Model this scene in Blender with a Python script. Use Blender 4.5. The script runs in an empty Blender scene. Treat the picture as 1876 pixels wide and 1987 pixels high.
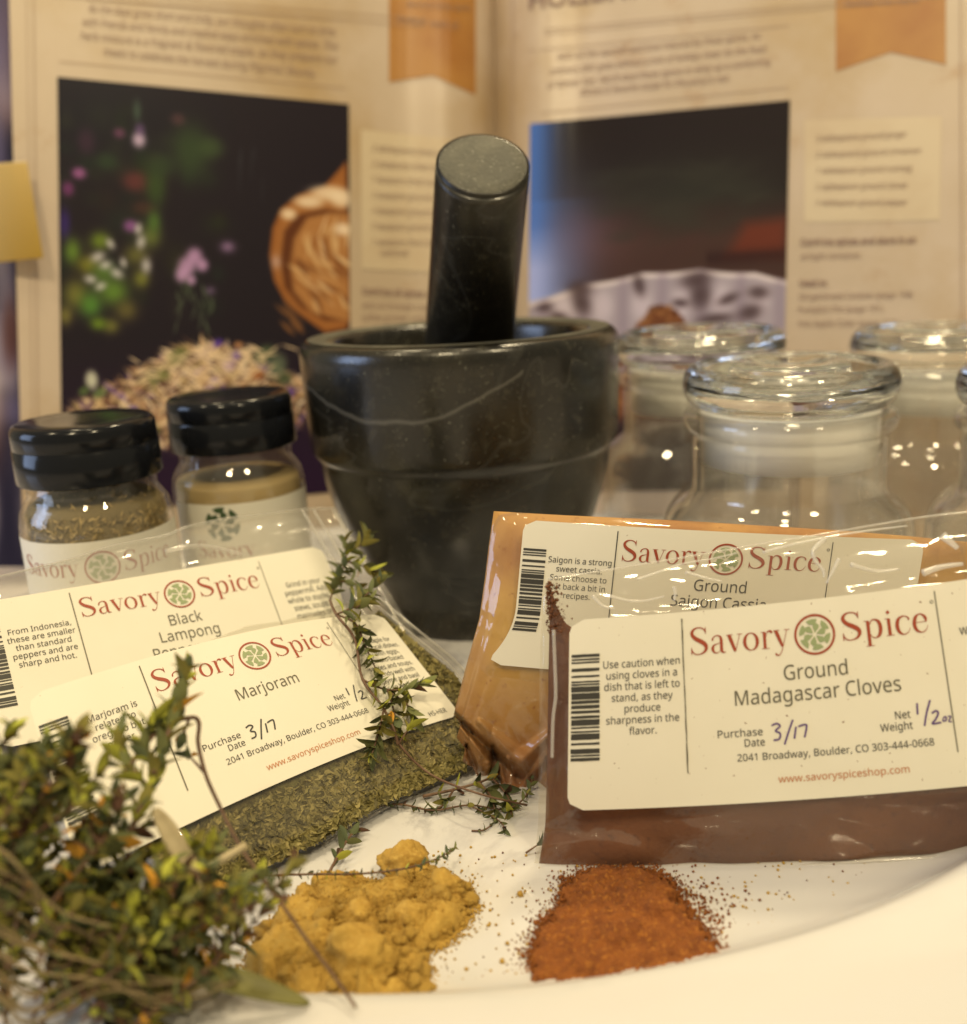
import bpy, bmesh, math, random, os
import numpy as np
from mathutils import Vector, Matrix, noise as mnoise
PI = math.pi
scene = bpy.context.scene

# ---------------------------------------------------------------- camera
F, CX, CY = 1963.0, 938.0, 993.5          # focal length and centre, in pixels of a 1876 px wide picture
PITCH, ROLL = math.radians(15), math.radians(-3)
CAM = np.array([0, 0, .156])
fw = np.array([0, math.cos(PITCH), -math.sin(PITCH)])
r0 = np.array([1., 0, 0]); u0 = np.cross(r0, fw)
rt = r0 * math.cos(ROLL) + u0 * math.sin(ROLL); up = np.cross(rt, fw)
cam_d = bpy.data.cameras.new('camera'); cam = bpy.data.objects.new('camera', cam_d)
scene.collection.objects.link(cam); scene.camera = cam
m = Matrix.Identity(4)
for i in range(3):
    m[i][0] = rt[i]; m[i][1] = up[i]; m[i][2] = -fw[i]; m[i][3] = CAM[i]
cam.matrix_world = m
cam_d.sensor_fit = 'HORIZONTAL'; cam_d.sensor_width = 36; cam_d.lens = 36 * F / 1876
cam_d.clip_start = .01; cam_d.clip_end = 50
cam_d.dof.use_dof = True; cam_d.dof.focus_distance = .272; cam_d.dof.aperture_fstop = 9.2

# ---------------------------------------------------------------- light
world = bpy.data.worlds.new('World'); scene.world = world; world.use_nodes = True
bg = world.node_tree.nodes['Background']
bg.inputs[0].default_value = (1.0, .86, .58, 1); bg.inputs[1].default_value = .29

def lamp(name, loc, target, energy, size, color, shape='DISK', size_y=None):
    d = bpy.data.lights.new(name, 'AREA'); d.energy = energy; d.shape = shape; d.size = size
    if size_y: d.size_y = size_y
    d.color = color
    o = bpy.data.objects.new(name, d); scene.collection.objects.link(o); o.location = loc
    o.rotation_euler = (Vector(target) - Vector(loc)).to_track_quat('-Z', 'Y').to_euler()
WARM = (1.0, .82, .505)
for i, (x, y, z, e) in enumerate([(-.40, .70, 1.5, 3.2), (.30, .80, 1.4, 7.5), (-.20, -.65, 1.30, 7.4), (.55, -.45, 1.30, 6.4), (-.85, -.15, 1.4, 3.4), (.05, .20, 1.7, 2.6)]):
    lamp('ceiling_lamp', (x, y, z), (0, .35, 0), e, .13, WARM)
lamp('window_light', (-1.25, .15, .42), (0, .5, .12), 5.0, .5, (.50, .66, 1.0), 'RECTANGLE', .55)

scene.view_settings.view_transform = 'Standard'; scene.view_settings.look = 'None'
scene.view_settings.exposure = 0.15; scene.view_settings.gamma = 1.0
scene.render.engine = 'CYCLES'
cy = scene.cycles
cy.max_bounces = 16; cy.transmission_bounces = 14; cy.transparent_max_bounces = 24; cy.glossy_bounces = 6; cy.diffuse_bounces = 4
cy.blur_glossy = 1.0; cy.sample_clamp_indirect = 25.0
cy.use_denoising = True

# ---------------------------------------------------------------- helpers
def ray(px, py):
    px = np.asarray(px, float)[..., None]; py = np.asarray(py, float)[..., None]
    return fw + rt * (px - CX) / F - up * (py - CY) / F
def dep(px, py, D):
    return CAM + ray(px, py) * np.asarray(D, float)[..., None]
def proj(P):
    v = P - CAM; D = v @ fw
    return CX + F * (v @ rt) / D, CY - F * (v @ up) / D
def groundpt(px, py, z=.006):
    d = ray(px, py); return CAM + d * ((z - CAM[2]) / d[..., 2])[..., None]
def groundD(px, py, z=.006):
    d = ray(px, py); return (z - CAM[2]) / d[..., 2]
RNG = np.random.RandomState(7)
_ph = RNG.rand(64, 4)
def wav(x, y, f=1.0, n=8, seed=0):
    """smooth noise in about -1..1"""
    x = np.asarray(x, float); y = np.asarray(y, float); s = np.zeros(np.broadcast(x, y).shape)
    for i in range(n):
        a = _ph[(i + seed * 7) % 64]; th = a[0] * 2 * PI; k = f * (.6 + 1.1 * a[1])
        s = s + np.sin((x * math.cos(th) + y * math.sin(th)) * k + a[2] * 6.28 + 1.3 * np.sin((x * a[3] - y * a[0]) * f * .7 + seed))
    return s / math.sqrt(n) / 1.1
def ridge(x, y, f, n=3, seed=0):
    return 1 - np.minimum(1, np.abs(wav(x, y, f, n, seed)) * 1.6)

def new_mesh(name, verts, faces, mat=None, parent=None, smooth=True, uv=None, mats=None, fmat=None):
    me = bpy.data.meshes.new(name)
    me.from_pydata([tuple(map(float, v)) for v in verts], [], [tuple(map(int, f)) for f in faces])
    if smooth: me.polygons.foreach_set('use_smooth', [True] * len(me.polygons))
    if uv is not None:
        l = me.uv_layers.new(name='UVMap'); idx = np.zeros(len(me.loops), int); me.loops.foreach_get('vertex_index', idx)
        l.data.foreach_set('uv', np.asarray(uv, np.float32)[idx].ravel())
    me.update()
    for mm in (mats or ([mat] if mat else [])): me.materials.append(mm)
    if fmat is not None: me.polygons.foreach_set('material_index', fmat)
    return link(name, me, parent)
def link(name, me, parent=None):
    o = bpy.data.objects.new(name, me); scene.collection.objects.link(o)
    if parent is not None:
        o.parent = parent
        o.matrix_parent_inverse = Matrix.Identity(4) if parent.parent or parent.type != 'EMPTY' else root_mat(parent).inverted()
    return o
def root_mat(o):
    while o.parent: o = o.parent
    return Matrix.LocRotScale(o.location, o.rotation_euler, o.scale)
def thing(name, label, cat, loc=(0, 0, 0), group=None):
    o = bpy.data.objects.new(name, None); scene.collection.objects.link(o)
    o.location = loc; o.matrix_world = Matrix.Translation(loc); o.empty_display_size = .01
    return tag(o, label, cat, group)
def tag(o, label, cat=None, group=None):
    o['label'] = label
    if cat: o['category'] = cat
    if group: o['group'] = group
    return o
def struct(o, kind='structure'):
    o['kind'] = kind; return o
def grid_faces(nu, nv, off=0, wrap=False, flip=False):
    f = []
    for i in range(nu - 1 if not wrap else nu):
        for j in range(nv - 1):
            a = off + i * nv + j; b = off + ((i + 1) % nu) * nv + j
            q = (a, b, b + 1, a + 1); f.append(q[::-1] if flip else q)
    return f
def lathe(name, prof, mat, parent, origin=(0, 0, 0), segs=96, smoothn=0, scale=1.0, jitter=None):
    p = np.array(prof, float)
    if smoothn:
        q = []
        n = len(p)
        for i in range(n - 1):
            p0 = p[max(i - 1, 0)]; p1 = p[i]; p2 = p[i + 1]; p3 = p[min(i + 2, n - 1)]
            for k in range(smoothn):
                t = k / smoothn
                q.append(.5 * ((2 * p1) + (-p0 + p2) * t + (2 * p0 - 5 * p1 + 4 * p2 - p3) * t * t + (-p0 + 3 * p1 - 3 * p2 + p3) * t ** 3))
        q.append(p[-1]); p = np.array(q); p[:, 0] = np.maximum(p[:, 0], 0)
    p = p * scale
    n = len(p); verts = []; faces = []
    cap0 = p[0, 0] < 1e-7; cap1 = p[-1, 0] < 1e-7
    core = p[(1 if cap0 else 0):(n - 1 if cap1 else n)]
    for i in range(segs):
        a = 2 * PI * i / segs
        for r, z in core:
            verts.append((origin[0] + r * math.cos(a), origin[1] + r * math.sin(a), origin[2] + z))
    k = len(core)
    for i in range(segs):
        for j in range(k - 1):
            a = i * k + j; b = ((i + 1) % segs) * k + j
            faces.append((a, b, b + 1, a + 1))
    if cap0:
        verts.append((origin[0], origin[1], origin[2] + p[0, 1])); c = len(verts) - 1
        for i in range(segs): faces.append((c, ((i + 1) % segs) * k, i * k))
    if cap1:
        verts.append((origin[0], origin[1], origin[2] + p[-1, 1])); c = len(verts) - 1
        for i in range(segs): faces.append((c, i * k + k - 1, ((i + 1) % segs) * k + k - 1))
    o = new_mesh(name, verts, faces, mat, parent)
    bm = bmesh.new(); bm.from_mesh(o.data); bmesh.ops.recalc_face_normals(bm, faces=bm.faces); bm.to_mesh(o.data); bm.free()
    return o

# ---------------------------------------------------------------- materials
def srgb(c):
    return tuple(((x / 255) / 12.92 if x / 255 <= .04045 else (((x / 255) + .055) / 1.055) ** 2.4) for x in c)
def mat(name, col, rough=.5, coat=0, coat_rough=.1, spec=.5, noise=None, bump=None, trans=0, ior=1.45, sss=0, metallic=0, sheen=0):
    """noise: list of (scale, detail, other colour, low, high); bump: (scale, strength, distance)"""
    mt = bpy.data.materials.new(name); mt.use_nodes = True; nt = mt.node_tree; n = nt.nodes; L = nt.links
    b = n['Principled BSDF']; b.inputs['Base Color'].default_value = (*col, 1); b.inputs['Roughness'].default_value = rough
    b.inputs['Coat Weight'].default_value = coat; b.inputs['Coat Roughness'].default_value = coat_rough
    b.inputs['Specular IOR Level'].default_value = spec; b.inputs['Transmission Weight'].default_value = trans; b.inputs['IOR'].default_value = ior
    b.inputs['Metallic'].default_value = metallic
    if sss: b.inputs['Subsurface Weight'].default_value = sss; b.inputs['Subsurface Scale'].default_value = .003
    tc = n.new('ShaderNodeTexCoord'); src = None
    for (sc, det, c2, lo, hi) in (noise or []):
        t = n.new('ShaderNodeTexNoise'); t.inputs['Scale'].default_value = sc; t.inputs['Detail'].default_value = det; t.inputs['Roughness'].default_value = .6
        L.new(tc.outputs['Object'], t.inputs['Vector'])
        r = n.new('ShaderNodeMapRange'); r.inputs['From Min'].default_value = lo; r.inputs['From Max'].default_value = hi
        L.new(t.outputs['Fac'], r.inputs['Value'])
        mx = n.new('ShaderNodeMix'); mx.data_type = 'RGBA'; L.new(r.outputs[0], mx.inputs['Factor'])
        if src is None: mx.inputs['A'].default_value = (*col, 1)
        else: L.new(src, mx.inputs['A'])
        mx.inputs['B'].default_value = (*c2, 1); src = mx.outputs['Result']
    if src is not None: L.new(src, b.inputs['Base Color'])
    if bump:
        prev = None
        for (sc, st, di) in (bump if isinstance(bump, list) else [bump]):
            t = n.new('ShaderNodeTexNoise'); t.inputs['Scale'].default_value = sc; t.inputs['Detail'].default_value = 6
            L.new(tc.outputs['Object'], t.inputs['Vector'])
            bp = n.new('ShaderNodeBump'); bp.inputs['Strength'].default_value = st; bp.inputs['Distance'].default_value = di
            L.new(t.outputs['Fac'], bp.inputs['Height'])
            if prev: L.new(prev, bp.inputs['Normal'])
            prev = bp.outputs['Normal']
        L.new(prev, b.inputs['Normal']); L.new(prev, b.inputs['Coat Normal'])
    return mt
def film_mat(name, haze=.10, rough=.06, tint=(.98, .97, .94), bscale=55, bstr=.35, power=5.0, edge=.6):
    mt = bpy.data.materials.new(name); mt.use_nodes = True; nt = mt.node_tree; n = nt.nodes; L = nt.links; n.clear()
    out = n.new('ShaderNodeOutputMaterial'); tr = n.new('ShaderNodeBsdfTransparent'); tr.inputs[0].default_value = (*tint, 1)
    df = n.new('ShaderNodeBsdfDiffuse'); df.inputs[0].default_value = (.85, .83, .80, 1)
    gl = n.new('ShaderNodeBsdfGlossy'); gl.inputs['Roughness'].default_value = rough
    # two-sided Schlick reflectance of a thin sheet
    ge = n.new('ShaderNodeNewGeometry'); dt = n.new('ShaderNodeVectorMath'); dt.operation = 'DOT_PRODUCT'; L.new(ge.outputs['Incoming'], dt.inputs[1])
    def mth(op, a, b_=0.0):
        q = n.new('ShaderNodeMath'); q.operation = op; q.use_clamp = op == 'SUBTRACT'
        for i_, v_ in enumerate((a, b_)):
            if isinstance(v_, (int, float)): q.inputs[i_].default_value = v_
            else: L.new(v_, q.inputs[i_])
        return q.outputs[0]
    frs = mth('ADD', mth('MULTIPLY', mth('POWER', mth('SUBTRACT', 1.0, mth('ABSOLUTE', dt.outputs['Value'])), power), edge), .06)
    tc = n.new('ShaderNodeTexCoord'); t = n.new('ShaderNodeTexNoise'); t.inputs['Scale'].default_value = bscale; t.inputs['Detail'].default_value = 3
    L.new(tc.outputs['Object'], t.inputs['Vector'])
    bp = n.new('ShaderNodeBump'); bp.inputs['Strength'].default_value = bstr; bp.inputs['Distance'].default_value = .001
    L.new(t.outputs['Fac'], bp.inputs['Height'])
    L.new(bp.outputs[0], gl.inputs['Normal']); L.new(bp.outputs[0], dt.inputs[0])
    m1 = n.new('ShaderNodeMixShader'); m1.inputs[0].default_value = haze; L.new(tr.outputs[0], m1.inputs[1]); L.new(df.outputs[0], m1.inputs[2])
    m2 = n.new('ShaderNodeMixShader'); L.new(frs, m2.inputs[0]); L.new(m1.outputs[0], m2.inputs[1]); L.new(gl.outputs[0], m2.inputs[2])
    L.new(m2.outputs[0], out.inputs[0])
    return mt
def marble_mat(name, base, vein, rough=.14):
    mt = mat(name, base, rough, coat=.25, coat_rough=.05); nt = mt.node_tree; n = nt.nodes; L = nt.links; b = n['Principled BSDF']
    tc = n.new('ShaderNodeTexCoord')
    w = n.new('ShaderNodeTexNoise'); w.inputs['Scale'].default_value = 9; w.inputs['Detail'].default_value = 8; w.inputs['Roughness'].default_value = .65; w.inputs['Distortion'].default_value = 1.2
    L.new(tc.outputs['Object'], w.inputs['Vector'])
    # veins where the noise crosses one half
    s = n.new('ShaderNodeMath'); s.operation = 'SUBTRACT'; s.inputs[1].default_value = .5; L.new(w.outputs['Fac'], s.inputs[0])
    a = n.new('ShaderNodeMath'); a.operation = 'ABSOLUTE'; L.new(s.outputs[0], a.inputs[0])
    r = n.new('ShaderNodeMapRange'); r.inputs['From Min'].default_value = 0; r.inputs['From Max'].default_value = .035; r.inputs['To Min'].default_value = .75; r.inputs['To Max'].default_value = 0
    L.new(a.outputs[0], r.inputs['Value'])
    big = n.new('ShaderNodeTexNoise'); big.inputs['Scale'].default_value = 14; big.inputs['Detail'].default_value = 2; L.new(tc.outputs['Object'], big.inputs['Vector'])
    r2 = n.new('ShaderNodeMapRange'); r2.inputs['From Min'].default_value = .42; r2.inputs['From Max'].default_value = .56; L.new(big.outputs['Fac'], r2.inputs['Value'])
    mu = n.new('ShaderNodeMath'); mu.operation = 'MULTIPLY'; L.new(r.outputs[0], mu.inputs[0]); L.new(r2.outputs[0], mu.inputs[1])
    sp = n.new('ShaderNodeSeparateXYZ'); L.new(tc.outputs['Object'], sp.inputs[0]); r3 = n.new('ShaderNodeMapRange'); r3.inputs['From Min'].default_value = .205; r3.inputs['From Max'].default_value = .235; L.new(sp.outputs[1], r3.inputs['Value'])
    m5 = n.new('ShaderNodeMath'); m5.operation = 'MULTIPLY'; L.new(mu.outputs[0], m5.inputs[0]); L.new(r3.outputs[0], m5.inputs[1]); mu = m5
    mx = n.new('ShaderNodeMix'); mx.data_type = 'RGBA'; mx.inputs['A'].default_value = (*base, 1); mx.inputs['B'].default_value = (*vein, 1)
    L.new(mu.outputs[0], mx.inputs['Factor']); L.new(mx.outputs['Result'], b.inputs['Base Color'])
    return mt
def stone_mat(name, rough, coat):
    mt = mat(name, (.010, .009, .007), rough, coat=coat, coat_rough=.10,
             noise=[(26, 8, (.030, .026, .017), .46, .68), (190, 8, (.060, .056, .040), .56, .80), (700, 2, (.13, .13, .10), .64, .78), (14, 4, (.008, .010, .010), .5, .7)], bump=[(900, .12, .0004), (60, .10, .001)])
    nt = mt.node_tree; n = nt.nodes; L = nt.links; b = n['Principled BSDF']
    tc = n.new('ShaderNodeTexCoord')
    w = n.new('ShaderNodeTexNoise'); w.inputs['Scale'].default_value = 11; w.inputs['Detail'].default_value = 3; w.inputs['Distortion'].default_value = .6
    mp = n.new('ShaderNodeMapping'); mp.inputs['Scale'].default_value = (1, 1, 1.8); mp.inputs['Location'].default_value = (.21, .0, .33)
    L.new(tc.outputs['Object'], mp.inputs[0]); L.new(mp.outputs[0], w.inputs['Vector'])
    s = n.new('ShaderNodeMath'); s.operation = 'SUBTRACT'; s.inputs[1].default_value = .56; L.new(w.outputs['Fac'], s.inputs[0])
    a = n.new('ShaderNodeMath'); a.operation = 'ABSOLUTE'; L.new(s.outputs[0], a.inputs[0])
    r = n.new('ShaderNodeMapRange'); r.inputs['From Max'].default_value = .010; r.inputs['To Min'].default_value = .22; r.inputs['To Max'].default_value = 0
    L.new(a.outputs[0], r.inputs['Value'])
    old = b.inputs['Base Color'].links[0].from_socket
    mx = n.new('ShaderNodeMix'); mx.data_type = 'RGBA'; L.new(old, mx.inputs['A']); mx.inputs['B'].default_value = (.10, .10, .09, 1)
    L.new(r.outputs[0], mx.inputs['Factor']); L.new(mx.outputs['Result'], b.inputs['Base Color'])
    if name == 'banded_granite':
        # one broad pale vein that dips across the front of the band
        sx = n.new('ShaderNodeSeparateXYZ'); L.new(tc.outputs['Object'], sx.inputs[0])
        def mth(op, a, b_=None):
            q = n.new('ShaderNodeMath'); q.operation = op
            for i_, v_ in enumerate((a, b_)):
                if v_ is None: continue
                if isinstance(v_, (int, float)): q.inputs[i_].default_value = v_
                else: L.new(v_, q.inputs[i_])
            return q.outputs[0]
        wn = n.new('ShaderNodeTexNoise'); wn.inputs['Scale'].default_value = 60; wn.inputs['Detail'].default_value = 5; L.new(tc.outputs['Object'], wn.inputs['Vector'])
        dx = mth('ADD', sx.outputs[0], .029); z_ = mth('ADD', mth('MULTIPLY', mth('MULTIPLY', dx, dx), 8.0), .0965)
        dd = mth('ABSOLUTE', mth('ADD', mth('SUBTRACT', sx.outputs[2], z_), mth('MULTIPLY', mth('SUBTRACT', wn.outputs['Fac'], .5), .005)))
        rr_ = n.new('ShaderNodeMapRange'); rr_.inputs['From Max'].default_value = .0011; rr_.inputs['To Min'].default_value = .75; rr_.inputs['To Max'].default_value = 0; L.new(dd, rr_.inputs['Value'])
        cut = mth('LESS_THAN', sx.outputs[0], .016); m3 = n.new('ShaderNodeMix'); m3.data_type = 'RGBA'; L.new(mx.outputs['Result'], m3.inputs['A']); m3.inputs['B'].default_value = (.12, .115, .10, 1)
        L.new(mth('MULTIPLY', rr_.outputs[0], cut), m3.inputs['Factor']); L.new(m3.outputs['Result'], b.inputs['Base Color'])
    return mt

M = {}
M['marble'] = marble_mat('marble', (.65, .64, .64), (.34, .33, .35))
M['counter'] = marble_mat('counter_stone', (.74, .70, .67), (.40, .38, .38), .22)
M['wall'] = mat('wall_paint', (.45, .33, .20), .8, noise=[(8, 4, (.10, .06, .04), .4, .7)])
M['stone'] = stone_mat('banded_granite', .25, .30); M['stone2'] = stone_mat('pestle_granite', .36, .15)
M['stone_rough'] = mat('rough_granite', (.062, .060, .045), .6, noise=[(60, 8, (.12, .115, .085), .45, .7), (900, 2, (.22, .22, .18), .62, .75)], bump=[(700, .6, .0006)])
M['cap'] = mat('black_plastic', (.008, .009, .012), .14, spec=.32, bump=[(60, .05, .0006)])
M['glass'] = mat('clear_glass', (.985, .995, .98), .0, trans=1, ior=1.46, bump=[(45, .10, .0012)])
M['glass_lid'] = mat('pressed_glass', (.975, .99, .965), .0, trans=1, ior=1.47, bump=[(70, .22, .0015)])
M['silicone'] = mat('frosted_silicone', (.82, .82, .80), .3, trans=0, ior=1.4, coat=.6, coat_rough=.08)
M['paper'] = mat('label_paper', (.80, .765, .655), .42, coat=.12, coat_rough=.25, noise=[(30, 3, (.77, .735, .62), .4, .7), (900, 2, (.45, .38, .28), .76, .78)])
M['paper_dusty'] = mat('dusty_label_paper', (.80, .765, .655), .42, coat=.12, coat_rough=.25,
                       noise=[(30, 3, (.77, .735, .62), .4, .7), (800, 2, (.30, .20, .14), .72, .76)])
M['ink'] = mat('black_ink', (.045, .043, .038), .5)
M['ink_grey'] = mat('thin_black_ink', (.13, .12, .085), .5)
M['ink_red'] = mat('brick_red_ink', (.34, .062, .028), .5)
M['ink_orange'] = mat('faded_orange_ink', (.52, .20, .08), .5)
M['ink_green'] = mat('sage_green_ink', (.30, .36, .19), .5)
M['ink_dgreen'] = mat('dark_green_ink', (.05, .09, .035), .5)
M['pen'] = mat('purple_pen', (.12, .07, .22), .5)
M['pen_black'] = mat('black_pen', (.05, .05, .05), .5)
M['jar_glass'] = film_mat('thin_jar_glass', .02, .02, tint=(.985, .98, .965), bscale=40, bstr=.25, power=2.4, edge=.85); M['bottle_glass'] = film_mat('thin_bottle_glass', .01, .02, bscale=60, bstr=.05); M['film'] = film_mat('clear_plastic_film', .035); M['film_clove'] = film_mat('scuffed_plastic_film', .025)
M['film_milky'] = film_mat('milky_plastic_film', .12, .07); M['fold_glint'] = film_mat('fold_glint_plastic', .38, .16); M['film_thin'] = film_mat('thin_plastic_film', .025, .06)  # the crease material is whitened to stand for highlights
M['film_edge'] = film_mat('heat_sealed_film', .25, .10)
M['clove'] = mat('clove_powder', (.125, .044, .017), .75, noise=[(25, 5, (.185, .070, .027), .42, .68), (600, 3, (.09, .034, .020), .55, .8)], bump=[(900, .3, .0005)])
M['cassia'] = mat('cassia_powder', (.50, .265, .070), .7, noise=[(34, 5, (.37, .165, .04), .46, .66), (18, 3, (.60, .38, .085), .50, .70), (500, 2, (.28, .10, .02), .62, .8)], bump=[(700, .2, .0005)])
M['marj_base'] = mat('dried_marjoram', (.16, .13, .045), .8, noise=[(260, 6, (.22, .20, .07), .45, .6), (600, 4, (.05, .04, .015), .5, .7)], bump=[(500, 1, .002)])
M['pepper'] = mat('peppercorns', (.02, .016, .012), .6, bump=[(300, .8, .002)])
M['tan_powder'] = mat('tan_powder', (.50, .39, .20), .85, noise=[(60, 4, (.43, .32, .16), .4, .7)])
M['seed_a'] = mat('dried_herb_light', (.56, .43, .20), .7)
M['seed_b'] = mat('dried_herb_dark', (.24, .19, .09), .7)
M['flake1'] = mat('herb_flake_olive', (.20, .17, .055), .7)
M['flake2'] = mat('herb_flake_dark', (.10, .085, .03), .7)
M['flake3'] = mat('herb_flake_pale', (.30, .25, .09), .7)
M['ginger'] = mat('golden_powder', (.46, .285, .055), .9, noise=[(120, 5, (.37, .215, .038), .4, .7), (900, 2, (.54, .355, .08), .5, .8)], bump=[(800, .5, .0008)])
M['paprika'] = mat('orange_brown_powder', (.27, .085, .014), .9, noise=[(260, 5, (.18, .052, .010), .4, .65), (900, 2, (.44, .17, .025), .55, .75)], bump=[(900, .9, .0012)])
def tint_low(mt, z0, z1, col):
    """powder colour shifts towards col near the bottom of the bag"""
    nt = mt.node_tree; n = nt.nodes; L = nt.links; b = n['Principled BSDF']; tc = n.new('ShaderNodeTexCoord'); sp = n.new('ShaderNodeSeparateXYZ'); L.new(tc.outputs['Object'], sp.inputs[0])
    wn = n.new('ShaderNodeTexNoise'); wn.inputs['Scale'].default_value = 45; wn.inputs['Detail'].default_value = 5; L.new(tc.outputs['Object'], wn.inputs['Vector'])
    a = n.new('ShaderNodeMath'); a.operation = 'MULTIPLY_ADD'; a.inputs[1].default_value = .035; L.new(wn.outputs['Fac'], a.inputs[0]); L.new(sp.outputs[2], a.inputs[2])
    r = n.new('ShaderNodeMapRange'); r.inputs['From Min'].default_value = z0 + .0175; r.inputs['From Max'].default_value = z1 + .0175; r.inputs['To Min'].default_value = 1; r.inputs['To Max'].default_value = 0; L.new(a.outputs[0], r.inputs['Value'])
    old = b.inputs['Base Color'].links[0].from_socket; mx = n.new('ShaderNodeMix'); mx.data_type = 'RGBA'; L.new(old, mx.inputs['A']); mx.inputs['B'].default_value = (*col, 1); L.new(r.outputs[0], mx.inputs['Factor']); L.new(mx.outputs['Result'], b.inputs['Base Color'])
tint_low(M['cassia'], .012, .045, (.30, .115, .028))
def leaf_mat(name, col, vein):
    return mat(name, tuple(c * 1.6 for c in col), .8, noise=[(180, 3, tuple(c * 1.75 for c in vein), .45, .75)], spec=.1, bump=[(400, .25, .0005)])
M['leafs'] = [leaf_mat('thyme_leaf_green', (.100, .108, .042), (.135, .142, .060)), leaf_mat('thyme_leaf_olive', (.15, .135, .036), (.20, .175, .05)),
              leaf_mat('thyme_leaf_dark', (.062, .074, .036), (.090, .102, .055)), leaf_mat('thyme_leaf_lime', (.26, .27, .04), (.34, .34, .07)),
              leaf_mat('thyme_leaf_amber', (.42, .21, .03), (.30, .17, .03)), leaf_mat('thyme_leaf_purplish', (.085, .040, .030), (.07, .06, .03))]
M['stem'] = mat('thyme_stem', (.13, .070, .042), .6, noise=[(120, 4, (.20, .12, .07), .4, .7)])
M['stalk'] = mat('pale_woody_stalk', (.24, .18, .09), .8, noise=[(90, 5, (.13, .10, .05), .4, .7)])
M['drystraw'] = mat('dry_straw', (.50, .42, .26), .7, noise=[(120, 4, (.36, .28, .15), .4, .7)])
M['blade'] = mat('long_green_blade', (.20, .19, .04), .5, noise=[(40, 4, (.11, .10, .03), .4, .7)])
M['page'] = mat('parchment_page', (.47, .37, .265), .38, coat=.18, coat_rough=.3,
                noise=[(5, 6, (.54, .44, .35), .42, .62), (9, 6, (.40, .27, .12), .50, .74), (34, 8, (.36, .21, .10), .60, .84)])
M['panel'] = mat('pale_recipe_panel', (.57, .47, .33), .4, noise=[(24, 6, (.51, .40, .27), .45, .7)])
M['banner'] = mat('orange_banner_print', (.40, .19, .045), .4, noise=[(26, 6, (.33, .135, .03), .42, .68)])
M['page_ink'] = mat('brown_page_ink', (.26, .17, .14), .5)
M['page_rule'] = mat('thin_page_rule', (.36, .25, .18), .5)
M['tab'] = mat('yellow_plastic_tab', (.52, .34, .03), .6, trans=.45, spec=.2)

# ---------------------------------------------------------------- the setting
struct(new_mesh('countertop', [(-1.2, -.6, 0), (1.4, -.6, 0), (1.4, 1.1, 0), (-1.2, 1.1, 0)], [(0, 1, 2, 3)], M['counter'], smooth=False))
struct(new_mesh('wall', [(-1.2, 1.1, 0), (1.4, 1.1, 0), (1.4, 1.1, 1.2), (-1.2, 1.1, 1.2)], [(0, 3, 2, 1)], M['wall'], smooth=False))

# platter: oval, flat bottom, raised rim
def platter():
    cx, cy0, A, B = -.012, .332, .2, .170
    prof = [(.0, .006), (.45, .006), (.86, .006), (.905, .0066), (.94, .0090), (.968, .0138), (.988, .0172), (1.0, .0181), (1.02, .0183), (1.10, .0178), (1.22, .0168), (1.235, .0160), (1.238, .0145), (1.225, .0130), (1.05, .0105), (.9, .0005)]
    segs = 160; v = []; n = len(prof) - 1
    for i in range(segs):
        a = 2 * PI * i / segs; c, s = math.cos(a), math.sin(a)
        for k, z in prof[1:]:
            kk = k if k <= 1 else 1 + (k - 1) * (.75 if s < 0 else .4)
            v.append((cx + A * kk * c, cy0 + B * kk * s, z))
    f = grid_faces(segs, n, wrap=True)
    v.append((cx, cy0, .006)); c = len(v) - 1
    for i in range(segs): f.append((c, i * n, ((i + 1) % segs) * n))
    v.append((cx, cy0, .0005)); c = len(v) - 1
    for i in range(segs): f.append((c, ((i + 1) % segs) * n + n - 1, i * n + n - 1))
    o = new_mesh('serving_platter', v, f, M['marble'])
    bm = bmesh.new(); bm.from_mesh(o.data); bmesh.ops.recalc_face_normals(bm, faces=bm.faces); bm.to_mesh(o.data); bm.free()
    tag(o, 'large oval white marble-patterned platter under all the spices, with a raised glossy rim', 'platter')
platter()

# ---------------------------------------------------------------- text and print
FONT = None
try:
    FONT = bpy.data.fonts.load(os.path.join(bpy.utils.system_resource('DATAFILES', path='fonts'), 'NotoSansMath-Regular.woff2'))
except Exception:
    FONT = None
_tc = {}
def text2d(s, bold=0.0):
    key = (s, bold)
    if key in _tc: return _tc[key]
    c = bpy.data.curves.new('t', 'FONT'); c.body = s; c.resolution_u = 3
    if FONT: c.font = FONT
    c.offset = bold
    o = bpy.data.objects.new('t', c); me = o.to_mesh()
    v = np.zeros(len(me.vertices) * 3); me.vertices.foreach_get('co', v); v = v.reshape(-1, 3)[:, :2].copy()
    f = [tuple(p.vertices) for p in me.polygons]
    o.to_mesh_clear(); bpy.data.objects.remove(o); bpy.data.curves.remove(c)
    w = v[:, 0].max() if len(v) else 1
    x0 = v[:, 0].min() if len(v) else 0
    v[:, 0] -= x0
    _tc[key] = (v, f, w - x0); return _tc[key]
_h = text2d('H')[0]; CAPH = float(_h[:, 1].max() - _h[:, 1].min()); print('CAPH', CAPH)
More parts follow.
